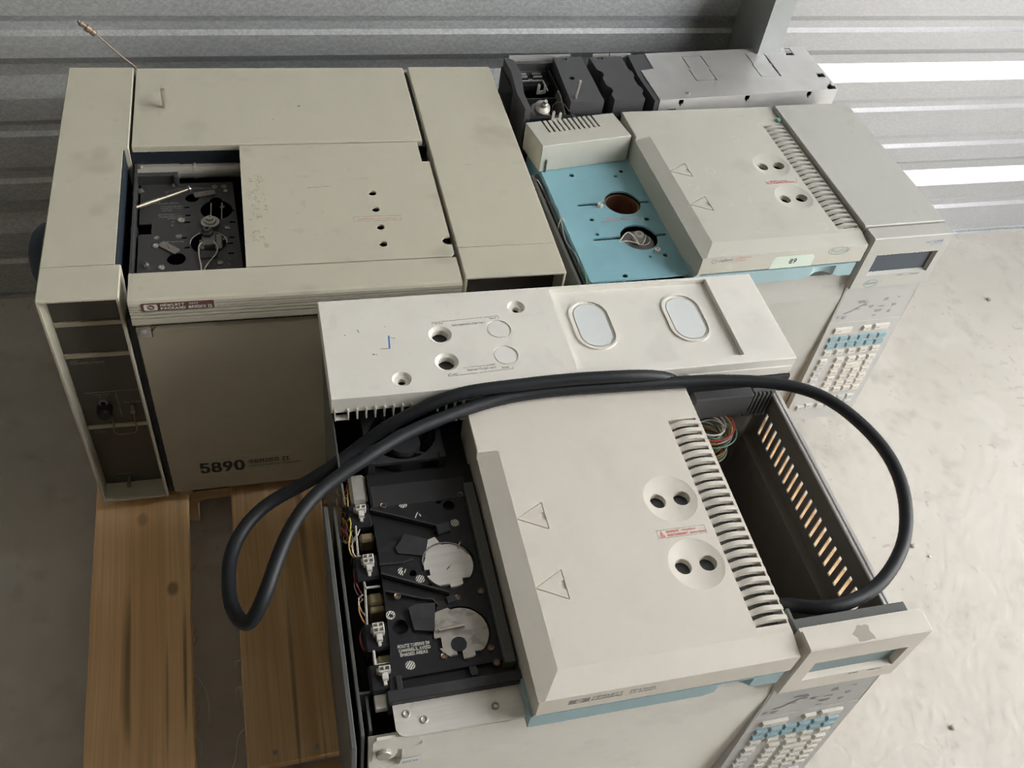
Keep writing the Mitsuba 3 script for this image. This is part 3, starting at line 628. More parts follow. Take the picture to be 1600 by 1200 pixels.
def fork(at, a):
    s = unary_union([stadium((-.007, 0), (-.007, .016), .0028), stadium((.007, 0), (.007, .012), .0028), stadium((-.007, 0), (.007, 0), .0035)])
    m = exty(s, -.0012, .0012); m.apply_transform(trimesh.transformations.rotation_matrix(a, [0, 0, 1])); m.apply_translation(at); return m
P2('fork_clip', fork((-.131, .092, -.012), .2), 'tarnished')
P2('fork_clip', fork((-.133, -.012, -.004), .1), 'tarnished')
P2('bay_plate', extx(Polygon([(-.01, -.06), (-.01, -.018), (.055, .004), (.072, .004), (.078, -.01), (.078, -.06)]), -.107, -.1045), 'dull_steel')
# metal cased unit
mp = Polygon([(.109, .179), (.107, .1215), (.078, .1165), (.080, .011), (.4785, .031), (.481, .196)])
mh = []
def oring(c, pts, w=.0024):
    return LineString(pts).buffer(w / 2, 2)
mcut = [oring(0, [(.185, .120), (.185, .164), (.228, .165), (.228, .126), (.232, .124)]), oring(0, [(.226, .116), (.226, .076), (.182, .074), (.182, .112), (.178, .114)]),
        Polygon([(.331, .170), (.334, .170), (.333, .130), (.331, .130)]), oring(0, [(.333, .132), (.329, .128), (.329, .122), (.329, .083)]), Polygon([(.376, .128), (.371, .126), (.371, .083), (.375, .083)]), oring(0, [(.375, .170), (.375, .130), (.379, .128)]),
        Polygon([(.432, .191), (.445, .190), (.444, .161), (.424, .162)]), sbox(.404, .176, .418, .187), Polygon([(.458, .091), (.474, .090), (.474, .075), (.456, .075)]), Polygon([(.456, .028), (.456, .042), (.462, .044), (.464, .050), (.470, .050), (.472, .044), (.478, .044), (.485, .030)])]
body = ext(mp.difference(unary_union(mcut)), .0125, .015)
lw_ = Polygon([(.080, .011), (.4785, .031), (.4785, .033), (.080, .013)])
cas = uni(body, sub(mman(ext(lw_, -.06, .014)), *[cb(x - .005, x + .005, -.01, .05, .003, .02, 0) for x in (.126, .271, .413)], *[cb(x - .002, x + .002, -.01, .05, -.001, .02, 0) for x in (.126, .271, .413)]), ext(Polygon([(.4785, .031), (.481, .196), (.479, .196), (.4765, .031)]), -.06, .014), ext(Polygon([(.080, .011), (.0785, .1165), (.082, .1165), (.083, .011)]), -.06, .014))
mc = P2('metal_case', unman(cas), 'sheet_metal', label='bare sheet metal case of the rear unit')
P2('case_inside', ext(affinity.scale(mp, .97, .93), -.05, .004), 'dark_cavity', mc)
P2('case_screw', lathe([(0, 0), (.0042, 0), (.0042, .0014), (.002, .0026), (0, .0026)], (.145, .030, .015), n=14), 'steel', mc)
P2('case_screw', lathe([(0, 0), (.0028, 0), (.0028, .001), (0, .0018)], (.474, .0535, .015), n=10), 'steel', mc)
for x0, x1 in ((.186, .227), (.333, .372)):
    P2('knockout', ext(sbox(x0 + .001, .078, x1 - .001, .162), .0105, .0125), 'sheet_metal', mc)
P2('wire', tube([(-.186, -.10, -.09), (-.188, -.12, -.06), (-.183, -.14, -.068), (-.187, -.17, -.075), (-.190, -.21, -.09)], .0008, 5), 'wire_white')
P2('wire', tube([(-.187, -.18, -.06), (-.183, -.24, -.05), (-.186, -.29, -.06), (-.182, -.33, -.055), (-.184, -.36, -.08)], .0008, 5), 'wire_grey')
P2('wire', tube([(-.19, -.25, -.07), (-.181, -.245, -.045), (-.178, -.247, -.05)], .0007, 5), 'wire_white')
P2('wire', tube([(-.184, -.33, -.07), (-.180, -.37, -.055), (-.186, -.40, -.06)], .0008, 5), 'wire_green')

# ---- injector deck of the nearest instrument
DZ = -0.055
dpoly = Polygon([(-.137, -.060), (.006, -.060), (.006, -.366), (-.150, -.3665), (-.1465, -.345), (-.140, -.30), (-.137, -.2)])
cuts = [circ(-.125, -.278, .0095, 24), circ(-.0515, -.113, .0035, 12), circ(-.0395, -.121, .0075, 20), circ(-.100, -.211, .0045, 14), circ(-.082, -.229, .0028, 12), circ(-.061, -.156, .0032, 12)]
steps = Polygon([(-.136, -.3395), (-.008, -.3375), (-.004, -.3505), (-.1385, -.3535)])
dk3 = mman(ext(dpoly.difference(unary_union(cuts)), DZ - .012, DZ))
chA = Polygon([(-.138, -.117), (-.062, -.151), (-.047, -.149), (-.046, -.161), (-.074, -.168), (-.082, -.191), (-.114, -.182), (-.116, -.174), (-.113, -.165), (-.137, -.153)])
chB = Polygon([(-.137, -.209), (-.062, -.246), (-.062, -.255), (-.076, -.252), (-.081, -.264), (-.087, -.290), (-.094, -.2945), (-.112, -.288), (-.121, -.262), (-.137, -.250)])
dk3 = sub(dk3, ext(chA, DZ - .005, 1), ext(chB, DZ - .005, 1), ext(steps, DZ - .007, 1), m3.Manifold.cylinder(.1, .0335, .0335, 48).translate([-.0555, -.207, DZ - .003]), m3.Manifold.cylinder(.1, .0345, .0345, 48).translate([-.0570, -.297, DZ - .003]))
idk = P3('injector_deck', unman(dk3), 'black_plastic', label='black injector deck with two round metal plates')
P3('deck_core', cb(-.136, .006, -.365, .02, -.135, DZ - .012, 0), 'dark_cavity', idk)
P3('deck_step', uni_mesh(cb(-.152, .004, -.3665, -.3525, -.085, DZ + .004, .0015), cb(-.140, -.133, -.3665, -.3365, DZ - .01, DZ + .003, .001)), 'soot_plastic', idk)
P3('channel_block', ext(Polygon([(-.1025, -.1555), (-.0745, -.168), (-.0815, -.1905), (-.1135, -.1825), (-.1160, -.1740), (-.1085, -.1660)]), DZ - .006, DZ + .0025), 'soot_plastic', idk)
P3('channel_block', ext(Polygon([(-.1035, -.2525), (-.0805, -.2545), (-.0870, -.2900), (-.1100, -.2850), (-.1125, -.2560)]), DZ - .006, DZ + .0015), 'soot_plastic', idk)
P3('channel_block', ext(Polygon([(-.0665, -.2500), (-.0560, -.2480), (-.0540, -.2560), (-.0655, -.2590)]), DZ - .006, DZ + .003), 'soot_plastic', idk)
P3('channel_block', ext(Polygon([(-.0615, -.1500), (-.0450, -.1470), (-.0440, -.1600), (-.0600, -.1635)]), DZ - .006, DZ + .004), 'soot_plastic', idk)
P3('channel_lip', uni_mesh(ext(LineString([(-.138, -.1150), (-.062, -.1490)]).buffer(.0012, 2), DZ - .002, DZ + .0035)), 'soot_plastic', idk)
P3('channel_lip', ext(LineString([(-.137, -.2070), (-.062, -.2440)]).buffer(.0012, 2), DZ - .002, DZ + .0035), 'soot_plastic', idk)
P3('channel_lip', ext(LineString([(-.134, -.2300), (-.096, -.2455), (-.082, -.2490), (-.078, -.2560)]).buffer(.0009, 2), DZ - .004, DZ + .0010), 'soot_plastic', idk)
P3('channel_lip', ext(LineString([(-.137, -.1945), (-.112, -.1960), (-.098, -.1925)]).buffer(.0011, 2), DZ - .004, DZ + .0030), 'soot_plastic', idk)
P3('back_shelf', uni_mesh(cb(-.136, -.012, -.112, -.078, DZ - .01, DZ + .001, .0015)), 'soot_plastic', idk)
# round plates
pl1 = circ(-.0555, -.207, .0300, 48).difference(unary_union([sbox(-.090, -.2175, -.0795, -.209), sbox(-.0705, -.245, -.0580, -.2325), sbox(-.0425, -.245, -.025, -.2265)])).union(Polygon([(-.0820, -.1905), (-.079, -.170), (-.066, -.166), (-.058, -.182)]).buffer(.001))
r1 = P3('round_plate', ext(pl1.difference(LineString([(-.0585, -.2125), (-.0540, -.2080)]).buffer(.0007)), DZ - .004, DZ + .0008), 'aluminium', idk, label='round metal plate with a short slot')
P3('plate_clip', tube([(-.086, -.203, DZ + .001), (-.0845, -.191, DZ + .002), (-.075, -.180, DZ + .002), (-.062, -.1755, DZ + .002), (-.050, -.1765, DZ + .002), (-.036, -.184, DZ + .002), (-.029, -.195, DZ + .001)], .0011, 6), 'dull_steel', r1)
P3('plate_clip', tube([(-.040, -.185, DZ + .0015), (-.037, -.180, DZ + .0015), (-.0355, -.1775, DZ + .001)], .0012, 6), 'tarnished', r1)
pl2 = circ(-.0570, -.297, .0318, 48).difference(unary_union([sbox(-.095, -.312, -.0815, -.2985), sbox(-.074, -.335, -.0605, -.3225), sbox(-.046, -.34, -.03, -.3215), circ(-.0625, -.3115, .0082, 16).union(sbox(-.0665, -.330, -.060, -.312))])).union(Polygon([(-.0860, -.288), (-.083, -.268), (-.068, -.264), (-.060, -.270)]).buffer(.001))
r2 = P3('round_plate', ext(pl2, DZ - .004, DZ + .0008), 'stained_metal', idk, label='stained round metal plate with a dark hole')
P3('plate_hole', cyl((-.0625, -.3105, DZ - .004), (-.0625, -.3105, DZ + .0014), .0092, 18), 'dark_cavity', r2)
P3('plate_pin', cyl((-.0830, -.2915, DZ + .0035), (-.0525, -.2895, DZ + .0035), .0026, 12), 'steel', r2)
P3('plate_tongue', ext(Polygon([(-.056, -.328), (-.0495, -.327), (-.047, -.345), (-.049, -.349), (-.0545, -.349), (-.056, -.345)]), DZ - .008, DZ - .001), 'soot_plastic', idk)
# bosses, marks, lettering
for x, y in ((-.122, -.110), (-.022, -.107), (-.123, -.239), (-.053, -.252), (-.024, -.248), (-.027, -.321), (-.082, -.322), (-.0245, -.3395)):
    P3('deck_screw', lathe([(0, 0), (.0038, 0), (.0042, .0016), (.0036, .0026), (.0026, .0020), (.0022, .0008), (.0010, .0008), (0, .0014)], (x, y, DZ - .0005), n=18), 'bronze', idk)
def striped(x, y, r=.0054, keep=None):
    c = Point(x, y).buffer(r, 8); k = []
    for j in range(-3, 4):
        o = j * .0031
        k.append(LineString([(x + o - .006, y - .008), (x + o + .006, y + .008)]).buffer(.00075, 1, cap_style=2))
    s = unary_union(k).intersection(c)
    return s if keep is None else s.intersection(keep)
marks = [striped(-.097, -.111), striped(-.0365, -.148), striped(-.0925, -.220), striped(-.121, -.326), striped(-.1120, -.2065, keep=sbox(-.118, -.214, -.1115, -.20)), striped(-.1340, -.2615, keep=circ(-.134, -.2615, .0060).difference(circ(-.1335, -.2625, .0022)))]
marks += [Polygon([(-.0852, -.1335), (-.0838, -.1335), (-.0795, -.1245), (-.0825, -.1275)]), LineString([(-.0785, -.1285), (-.0775, -.1315)]).buffer(.0006), Polygon([(-.1105, -.2095), (-.1095, -.2095), (-.1068, -.2035), (-.1085, -.2045)])]
marks += [Point(-.1340, -.2615).buffer(.0054, 8).difference(Point(-.1340, -.2615).buffer(.0046, 8))]
for m_ in marks:
    P3('vent_mark', decal(m_, 'xy', DZ), 'ink_white', idk, label='white striped mark')
P3('deck_text', cat([txt('ROUTE TUBING IN', -.1318, -.0955, -.3040, .0037, 'xy', DZ, bold=True), txt('CHANNELS, AVOID', -.1312, -.0948, -.3092, .0037, 'xy', DZ, bold=True), txt('SHADED AREAS', -.1306, -.0990, -.3144, .0037, 'xy', DZ, bold=True)]), 'ink_white', idk, label='white lettering about tubing channels')
P3('deck_rail', uni_mesh(cb(-.0165, -.0035, -.345, -.094, DZ - .01, DZ + .009, .001), cb(-.0130, -.0105, -.33, -.10, DZ + .008, DZ + .0105, 0)), 'chassis_grey')
# fan at the back of the deck
FC = (-.083, -.006); fz0, fz1 = -.092, -.040
fr = rrect(FC[0] - .051, FC[0] + .051, FC[1] - .049, FC[1] + .049, .003)
frame = uni(ext(fr.difference(circ(*FC, .0455, 40)), fz1 - .005, fz1), ext(fr.difference(circ(*FC, .0455, 40)), fz0, fz0 + .005), ext(circ(*FC, .0480, 40).difference(circ(*FC, .0455, 40)), fz0, fz1), *[cb(FC[0] + sx * .0465 - .0045, FC[0] + sx * .0465 + .0045, FC[1] + sy * .0445 - .0045, FC[1] + sy * .0445 + .0045, fz0, fz1 + .003, .001) for sx in (-1, 1) for sy in (-1, 1)])
fan = P3('fan', unman(frame), 'soot_plastic', label='black axial cooling fan')
P3('fan_hub', lathe([(0, 0), (.0215, 0), (.0225, .004), (.0225, .030), (.0205, .036), (0, .037)], (FC[0], FC[1] - .015, fz0 + .016), n=32), 'soot_plastic', fan)
for a in (.5, 2.1, 3.7, 5.3):
    c, s = math.cos(a), math.sin(a)
    P3('fan_strut', tube([(FC[0] + .02 * c, FC[1] - .015 + .02 * s, fz1 - .004), (FC[0] + .049 * c, FC[1] + .047 * s, fz1 - .004)], .0024, 6, spline=False), 'soot_plastic', fan)
for k in range(7):
    a = k * 2 * math.pi / 7
    v = []
    for r in (.021, .0440):
        for s_, z in ((-.30, fz0 + .016), (.30, fz0 + .040)):
            v.append((FC[0] + r * math.cos(a + s_), FC[1] - .004 + r * math.sin(a + s_), z))
    v = np.array(v); v = np.vstack([v, v + [0, 0, .0012]])
    f = [(0, 2, 3), (0, 3, 1), (4, 7, 6), (4, 5, 7), (0, 1, 5), (0, 5, 4), (2, 6, 7), (2, 7, 3), (0, 4, 6), (0, 6, 2), (1, 3, 7), (1, 7, 5)]
    P3('fan_blade', fixvol(M(v, f)), 'black_plastic', fan)
P3('fan_bracket', uni_mesh(cb(-.166, -.132, -.033, -.027, -.052, -.047, .001)), 'soot_plastic')
for x in (-.015, -.004):
    P3('roller', cyl((x - .0035, -.012, -.012), (x + .0035, -.0125, -.012), .0050, 14), 'nylon')
# left trough: capacitor, plugs, rods, wiring
P3('capacitor', uni_mesh(cb(-.1605, -.1385, -.098, -.053, -.095, -.058, .004)), 'tarnished', label='grey metal capacitor box')
for y, four in ((-.112, 0), (-.187, 1), (-.278, 1), (-.328, 0)):
    hb = P3('plug_block', uni_mesh(cb(-.168, -.137, y - .022, y + .012, -.10, -.058, .003)), 'black_plastic')
    w, h = .0066, .0062 if four else .0034
    b_ = mman(cb(-.1505 - w, -.1505 + w, y - h, y + h, -.064, -.047, .0006))
    for sx in (-1, 1):
        for sy in ((-1, 1) if four else (0,)):
            b_ = sub(b_, cb(-.1505 + sx * .0031 - .0023, -.1505 + sx * .0031 + .0023, y + sy * .0030 - .0022, y + sy * .0030 + .0022, -.054, -.04, 0))
    P3('plug', unman(uni(b_, cb(-.1540, -.1470, y - h - .0075, y - h + .0005, -.066, -.051, .0006), cb(-.1530, -.1490, y - h - .0125, y - h - .007, -.068, -.055, .0006), cb(-.1590, -.1565, y - .002, y + .002, -.062, -.050, 0))), 'nylon', hb, label='white plastic plug')
for pts in ([(-.140, -.128, -.062), (-.157, -.1285, -.060), (-.159, -.1315, -.060), (-.1605, -.168, -.066), (-.160, -.175, -.072)], [(-.140, -.2185, -.062), (-.1575, -.2190, -.060)], [(-.1585, -.200, -.066), (-.1580, -.216, -.062), (-.1600, -.245, -.064), (-.1612, -.264, -.070)]):
    P3('rod', tube(pts, .0016, 8, spline=False), 'rod_grey')
for y, w in ((-.146, .013), (-.232, .016), (-.246, .008), (-.310, .012)):
    P3('coil_form', uni_mesh(cb(-.156, -.138, y - w / 2, y + w / 2, -.09, -.064, .003)), 'olive_part')
P3('upright_plate', uni_mesh(cb(-.1730, -.1710, -.098, -.055, -.15, -.050, .0004)), 'chassis_grey')
P3('lip_tab', uni_mesh(cb(-.165, -.145, -.3655, -.3415, -.075, -.0645, .001)), 'aluminium')
P3('wire_clip', uni_mesh(cb(-.158, -.140, -.318, -.3155, -.08, -.060, .0006), cb(-.160, -.157, -.318, -.297, -.075, -.060, .0006)), 'nylon')
P3('circuit_board', uni_mesh(cb(-.1690, -.1675, -.10, -.02, -.14, -.058, 0)), 'olive_part')
wr = random.Random(11)
for k in range(26):
    mt = ('wire_orange', 'wire_yellow', 'wire_white', 'wire_dark', 'wire_red', 'wire_grey')[k % 6 if k % 6 != 3 else 0]
    y0 = -.055 - .085 * wr.random(); x0 = -.172 + .006 * wr.random()
    pts = [(x0, y0, -.075 - .02 * wr.random())]
    for j in range(4):
        pts.append((-.176 + .013 * wr.random(), y0 + (wr.random() - .5) * .03 - .006 * j, -.066 - .022 * wr.random()))
    P3('wire', tube(pts, .00085, 5, step=.005), mt)
P3('wire', tube([(-.162, -.070, -.068), (-.164, -.090, -.064), (-.162, -.118, -.066), (-.158, -.127, -.070)], .0009, 5), 'wire_yellow')
P3('wire', tube([(-.161, -.130, -.066), (-.168, -.145, -.064), (-.170, -.160, -.066), (-.165, -.172, -.068), (-.157, -.170, -.068)], .0010, 5), 'wire_yellow')
P3('wire', tube([(-.160, -.142, -.066), (-.1665, -.162, -.066), (-.162, -.174, -.066), (-.155, -.174, -.068)], .0011, 5), 'wire_white')
for x, y0, y1, mt in ((-.165, -.178, -.222, 'wire_red'), (-.167, -.200, -.226, 'wire_dark'), (-.1645, -.222, -.250, 'wire_white'), (-.165, -.228, -.262, 'wire_orange'), (-.168, -.266, -.300, 'wire_red'), (-.1665, -.262, -.298, 'wire_dark')):
    P3('wire', tube([(x + .003, y0, -.070), (x - .003, y0 * .7 + y1 * .3, -.066), (x - .002, y0 * .3 + y1 * .7, -.067), (x + .004, y1, -.072)], .0010, 5), mt)
P3('panel_rib', uni_mesh(cb(-.180, -.166, -.345, -.342, -.12, -.068, 0), cb(-.174, -.171, -.385, -.346, -.12, -.072, 0)), 'chassis_grey')

# ---- white rear cover
pn = mman(cb(-.1745, .4870, .0060, .1860, -.004, .0250, .0012))
pn = uni(pn, cb(.321, .4850, .0050, .030, -.034, .010, .0012))
pn = sub(pn, cb(-.1715, .4840, .0085, .1835, -.06, .0125, 0))
pn = sub(pn, cb(-.169, .4810, .0, .1835, -.06, -.0345, 0))
rec = mman(ext(sbox(.159, .0205, .4095, .1795), .0165, 1))
pn = sub(pn, rec)
for cx in (.2085, .3535):
    o = stadium((cx, .128), (cx, .090), .0300)
    pn = uni(pn, ext(o.buffer(.0010, 8).difference(o.buffer(-.0022, 8)), .0150, .0190))
    pn = sub(pn, ext(o.buffer(-.0052, 8).difference(o.buffer(-.0068, 8)), .0150, 1))
for x, y in ((-.0160, .1050), (-.0160, .0540)):
    R = .0175; pn = sub(pn, mman(lathe([(0, -.02), (.0115, -.02), (.0115, .0015), (.0165, .0052), (.0178, .012), (0, .012)], (x, y, .0200), n=40)))
for x, y in ((.102, .148), (-.080, .030)):
    pn = sub(pn, mman(lathe([(0, -.02), (.0055, -.02), (.0055, -.001), (.0105, .0), (.0130, .0052), (.0135, .012), (0, .012)], (x, y, .0200), n=32)))
for x, y in ((.067, .107), (.066, .057)):
    pn = sub(pn, mman(ext(circ(x, y, .0178, 40).difference(circ(x, y, .0152, 40)), .0232, 1)), mman(ext(circ(x, y, .0152, 40), .0242, 1)))
RP = P3('rear_cover', unman(pn), 'white_plastic', label='white plastic rear cover with round and oval cut-outs')
for x, y in ((-.0160, .1050), (-.0160, .0540), (.102, .148), (-.080, .030)):
    P3('hole_backing', cyl((x, y, .0060), (x, y, .0080), .015, 20), 'chassis_grey', RP)
for cx in (.2085, .3535):
    P3('blank_plate', ext(stadium((cx, .128), (cx, .090), .0300).buffer(-.0068, 8), .0160, .0174), 'pale_sticker', RP, label='pale oval blanking plate')
for x, y in ((.067, .107), (.066, .057)):
    P3('blank_disc', ext(circ(x, y, .0147, 40), .0235, .0247), 'blank_disc', RP, label='round blanking disc')
for k in range(24):
    x = -.1525 + k * .0118
    P3('comb_tooth', cb(x - .0010, x + .0010, .0035, .0125, -.0165, .004, .0003), 'white_plastic', RP)
P3('comb_end', uni_mesh(cb(-.1700, -.1685, .0035, .0125, -.0165, .004, 0), cb(-.1700, -.1515, .0040, .0125, -.0165, -.0150, 0)), 'white_plastic', RP)
zt = .0250
def brk(x0, y0, x1, y1, dy):
    return unary_union([LineString([(x0, y0 + dy), (x0, y0), (x1, y1), (x1, y1 + dy)]).buffer(.00035, 1, join_style=2, cap_style=2)])
P3('cover_text', cat([decal(brk(-.0230, .1290, .0720, .1330, -.0045), 'xy', zt), decal(brk(-.0180, .0275, .0715, .0315, .0045), 'xy', zt), txt('Front', -.0195, -.0080, .1245, .0034, 'xy', zt, slope=.03), txt('Back', .0590, .0690, .1275, .0034, 'xy', zt, slope=.03), txt('Split/Splitless Inlet Vent', .0030, .0505, .1190, .0036, 'xy', zt, slope=.03),
                          txt('Front', -.0165, -.0055, .0290, .0034, 'xy', zt, slope=.03), txt('Back', .0565, .0660, .0330, .0034, 'xy', zt, slope=.03), txt('Septum Purge Vent', .0085, .0480, .0340, .0036, 'xy', zt, slope=.03), decal(Polygon([(-.004, .0400), (.035, .0415), (.048, .0432), (.048, .0418), (.035, .0408)]), 'xy', zt)]), 'ink_grey', RP, label='grey printed vent names')
P3('pen_mark', decal(Polygon([(-.0870, .1100), (-.0848, .1100), (-.0870, .0860), (-.0892, .0860)]), 'xy', zt), 'ink_blue', RP, label='short blue pen stroke')
P3('scuff', cat([decal(p_, 'xy', zt) for p_ in (Polygon([(-.1275, .1250), (-.1262, .1260), (-.1245, .1205), (-.1253, .1200)]), circ(-.1105, .0775, .0016, 8), circ(-.1070, .0765, .0009, 8), LineString([(-.1005, .0865), (-.0885, .0860)]).buffer(.0004), LineString([(-.0845, .1065), (-.0785, .1040)]).buffer(.0003), circ(-.089, .1280, .0010, 6), circ(-.1440, .1165, .0012, 6))]), 'ink_grey', RP)
# dark structure under the rear cover
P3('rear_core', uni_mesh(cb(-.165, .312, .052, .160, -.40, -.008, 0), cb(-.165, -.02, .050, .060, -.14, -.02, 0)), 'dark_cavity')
P3('rear_sill', uni_mesh(cb(.012, .316, .001, .010, -.09, -.006, .001)), 'black_plastic')
# open column bay
P3('foam_block', uni_mesh(cb(.335, .428, -.016, .002, -.068, -.024, .002)), 'foam', label='dark grey foam block')
P3('grille', uni_mesh(*[cb(.434 + k * .0065, .4375 + k * .0065, -.010, .002, -.08, -.030, 0) for k in range(5)], cb(.432, .468, -.006, .002, -.085, -.028, 0)), 'chassis_grey')
P3('bay_top', uni_mesh(cb(.316, .486, .0, .03, -.040, -.006, .001)), 'black_plastic')
wr = random.Random(5)
for k in range(22):
    r = .018 + .020 * wr.random(); cx, cy, cz = .366 + .008 * wr.random(), -.028 + .008 * (wr.random() - .5), -.112 + .034 * wr.random()
    a0 = 2.0 + .8 * wr.random(); sw = 4.2 + 1.2 * wr.random()
    pts = [(cx + r * 1.05 * math.cos(a0 - sw * t), cy + r * .95 * math.sin(a0 - sw * t), cz + .010 * math.sin(3 * t + k)) for t in np.linspace(0, 1, 9)]
    pts = [(.325, cy + .03 * (wr.random() - .2), cz)] + pts
    P3('wire', tube(pts, .0013, 6, step=.006), ('wire_red', 'wire_yellow', 'wire_green', 'wire_grey', 'wire_white', 'wire_orange', 'wire_dark', 'wire_grey')[k % 8])

# ---------------------------------------------------------------- the older beige instrument at left
F1 = (-0.28265, 1.61911, 0.63, -0.019878)
G1 = 'gas_chromatograph'
labels[G1] = {'label': 'beige older gas chromatograph at left with brown control tower and plain front door reading 5890', 'category': 'lab instrument'}
P1 = lambda n, m, mt, par=G1, **k: put(n, m, mt, F1, parent=par, **k)
B1 = -0.478
def tower(name, x0, x1, lab):
    s = mman(cb(x0, x1, -.5930, 0.0, B1, 0, .0015))
    s = sub(s, cb(x0 + .004, x1 - .004, -.62, -.555, B1 + .005, -.004, 0))
    s = sub(s, cb(x0 - 1, x1 + 1, -.5245, -.5235, -.0012, 1, 0))
    if x0 < .1: s = sub(s, cb(.0985, .2, -.5245, -.245, -.22, 1, 0))
    return P1(name, unman(s), 'beige_plastic', label=lab)
tl = tower('side_tower', 0.0, 0.1068, 'beige control tower with brown panels')
px0, px1 = .0042, .1026
for z0, z1 in ((-.0757, -.005), (-.1420, -.0848), (-.3115, -.1512), (-.4725, -.3172)):
    P1('control_panel', cb(px0, px1, -.5560, -.5530, z0, z1, .0004), 'brown_panel', tl)
for z in (-.0803, -.1466, -.3144):
    P1('divider', cb(px0, px1, -.5590, -.5530, z - .0042, z + .0042, .0008), 'beige_front', tl)
yp = -.556
for m_ in [txt('INLET', .0095, .020, -.1600, .0030, 'xz', yp), txt('PROGRAMMABLE PRESSURE', .0095, .0565, -.1655, .0036, 'xz', yp)]:
    P1('panel_text', m_, 'ink_dim', tl)
for m_ in [decal(sbox(.016, -.2325, .1005, -.2318), 'xz', yp), decal(LineString([(.060, -.232), (.060, -.296)]).buffer(.0004), 'xz', yp), txt('TOTAL FLOW', .028, .052, -.2400, .0030, 'xz', yp), txt('ON/OFF', .034, .047, -.2460, .0026, 'xz', yp), txt('SEPTUM PURGE', .068, .0935, -.2625, .0028, 'xz', yp), txt('INLET', .012, .022, -.3260, .0026, 'xz', yp), txt('PRESSURE', .012, .030, -.3310, .0026, 'xz', yp), decal(sbox(.027, -.4475, .049, -.4467), 'xz', yp)]:
    P1('panel_lines', m_, 'ink_dim', tl)
P1('control_knob', cat([lathe([(0, 0), (.012, 0), (.0115, .014), (.0095, .018), (0, .018)], (.0385, yp, -.2700), (0, -1, -.05), 10)]), 'black_plastic', tl, label='black control knob')
P1('knob_collar', lathe([(.004, 0), (.0075, 0), (.0075, .004), (.004, .004)], (.0385, yp, -.2550), (0, -1, 0), 16), 'dull_steel', tl)
P1('valve_stem', cyl((.0800, yp, -.2720), (.0800, yp - .012, -.2730), .0038, 12), 'dull_steel', tl)
P1('valve_stem', cyl((.0440, yp, -.4580), (.0440, yp - .020, -.4590), .0034, 12), 'dull_steel', tl)
P1('copper_loop', tube([(.047, yp, -.292), (.047, yp - .010, -.293), (.047, yp - .016, -.300), (.0475, yp - .017, -.3135), (.052, yp - .017, -.3175), (.070, yp - .017, -.3170), (.078, yp - .017, -.3155), (.0805, yp - .016, -.311), (.0805, yp - .014, -.298), (.0800, yp - .006, -.288), (.0800, yp, -.285)], .0017, 7, step=.003), 'bronze', tl, label='thin copper tube loop')
P1('gap_liner', uni_mesh(cb(.0986, .1004, -.5240, -.246, -.218, -.0025, 0)), 'navy_dark')
# right hand tower
tr_ = tower('side_tower', 0.5935, 0.7528, None)
P1('control_panel', cb(.598, .7485, -.5560, -.5530, -.47, -.005, .0004), 'brown_panel', tr_)
# top panels
P1('back_panel', uni_mesh(cb(.1110, .5845, -.2395, -.003, -.012, 0, .0010)), 'beige_plastic', label='flat beige rear top panel')
P1('pin', cyl((.1605, -.1285, -.002), (.1615, -.1280, .0350), .0036, 14, r2=.0034), 'steel', label='upright steel pin')
P1('panel_chip', cat([ext(Polygon([(.3815, -.1300), (.3842, -.1310), (.3850, -.1280), (.3825, -.1275)]), -.001, .0004), ext(circ(.337, -.168, .0008, 8), -.001, .0003)]), 'ink_black')
lidp = sbox(.2785, -.5430, .5870, -.2440)
lidp = lidp.difference(unary_union([circ(.481, -.3815, .0062, 20), circ(.481, -.4230, .0062, 20), circ(.483, -.4670, .0062, 20), circ(.482, -.5070, .0062, 20), circ(.583, -.5060, .0095, 20), sbox(.583, -.5155, .60, -.4965), sbox(.5745, -.30, .60, -.20), Polygon([(.587, -.545), (.587, -.535), (.579, -.545)])]))
ol = P1('oven_lid', ext(lidp, -.0035, 0), 'beige_plastic', label='beige oven lid with four small round holes')
P1('hole_backing', uni_mesh(cb(.284, .578, -.540, -.248, -.030, -.026, 0)), 'navy_dark', ol)
wb = rrect(.4435, .5185, -.4515, -.4400, .0012)
P1('warning_label', cat([decal(wb.difference(wb.buffer(-.0004)), 'xy', 0), decal(sbox(.5165, -.4498, .5178, -.4490), 'xy', 0)]), 'ink_dim', ol)
P1('warning_text', cat([txt('WARNING:', .4510, .4740, -.4475, .0028, 'xy', 0, bold=True), txt('High temperatures.', .4780, .5120, -.4475, .0028, 'xy', 0)]), 'ink_pink', ol, label='red printed temperature warning')
P1('scratch', cat([decal(LineString([(.380, -.3620), (.396, -.3615)]).buffer(.0004), 'xy', 0), decal(LineString([(.396, -.3615), (.415, -.3605)]).buffer(.0002), 'xy', 0)]), 'ink_grey', ol)
wr = random.Random(3)
gl = []
for k in range(46):
    x, y = .290 + .026 * wr.random() * (1 if k % 3 else .6), -.330 - .175 * wr.random()
    a = wr.random() * 3.14; l = .002 + .004 * wr.random()
    gl.append(ext(LineString([(x, y), (x + l * math.cos(a), y + l * math.sin(a)), (x + 1.6 * l * math.cos(a + .9), y + 1.6 * l * math.sin(a + .9))]).buffer(.0005, 2), -.0005, .0004))
P1('glue_residue', cat(gl), 'beige_front', ol, kind='stuff')
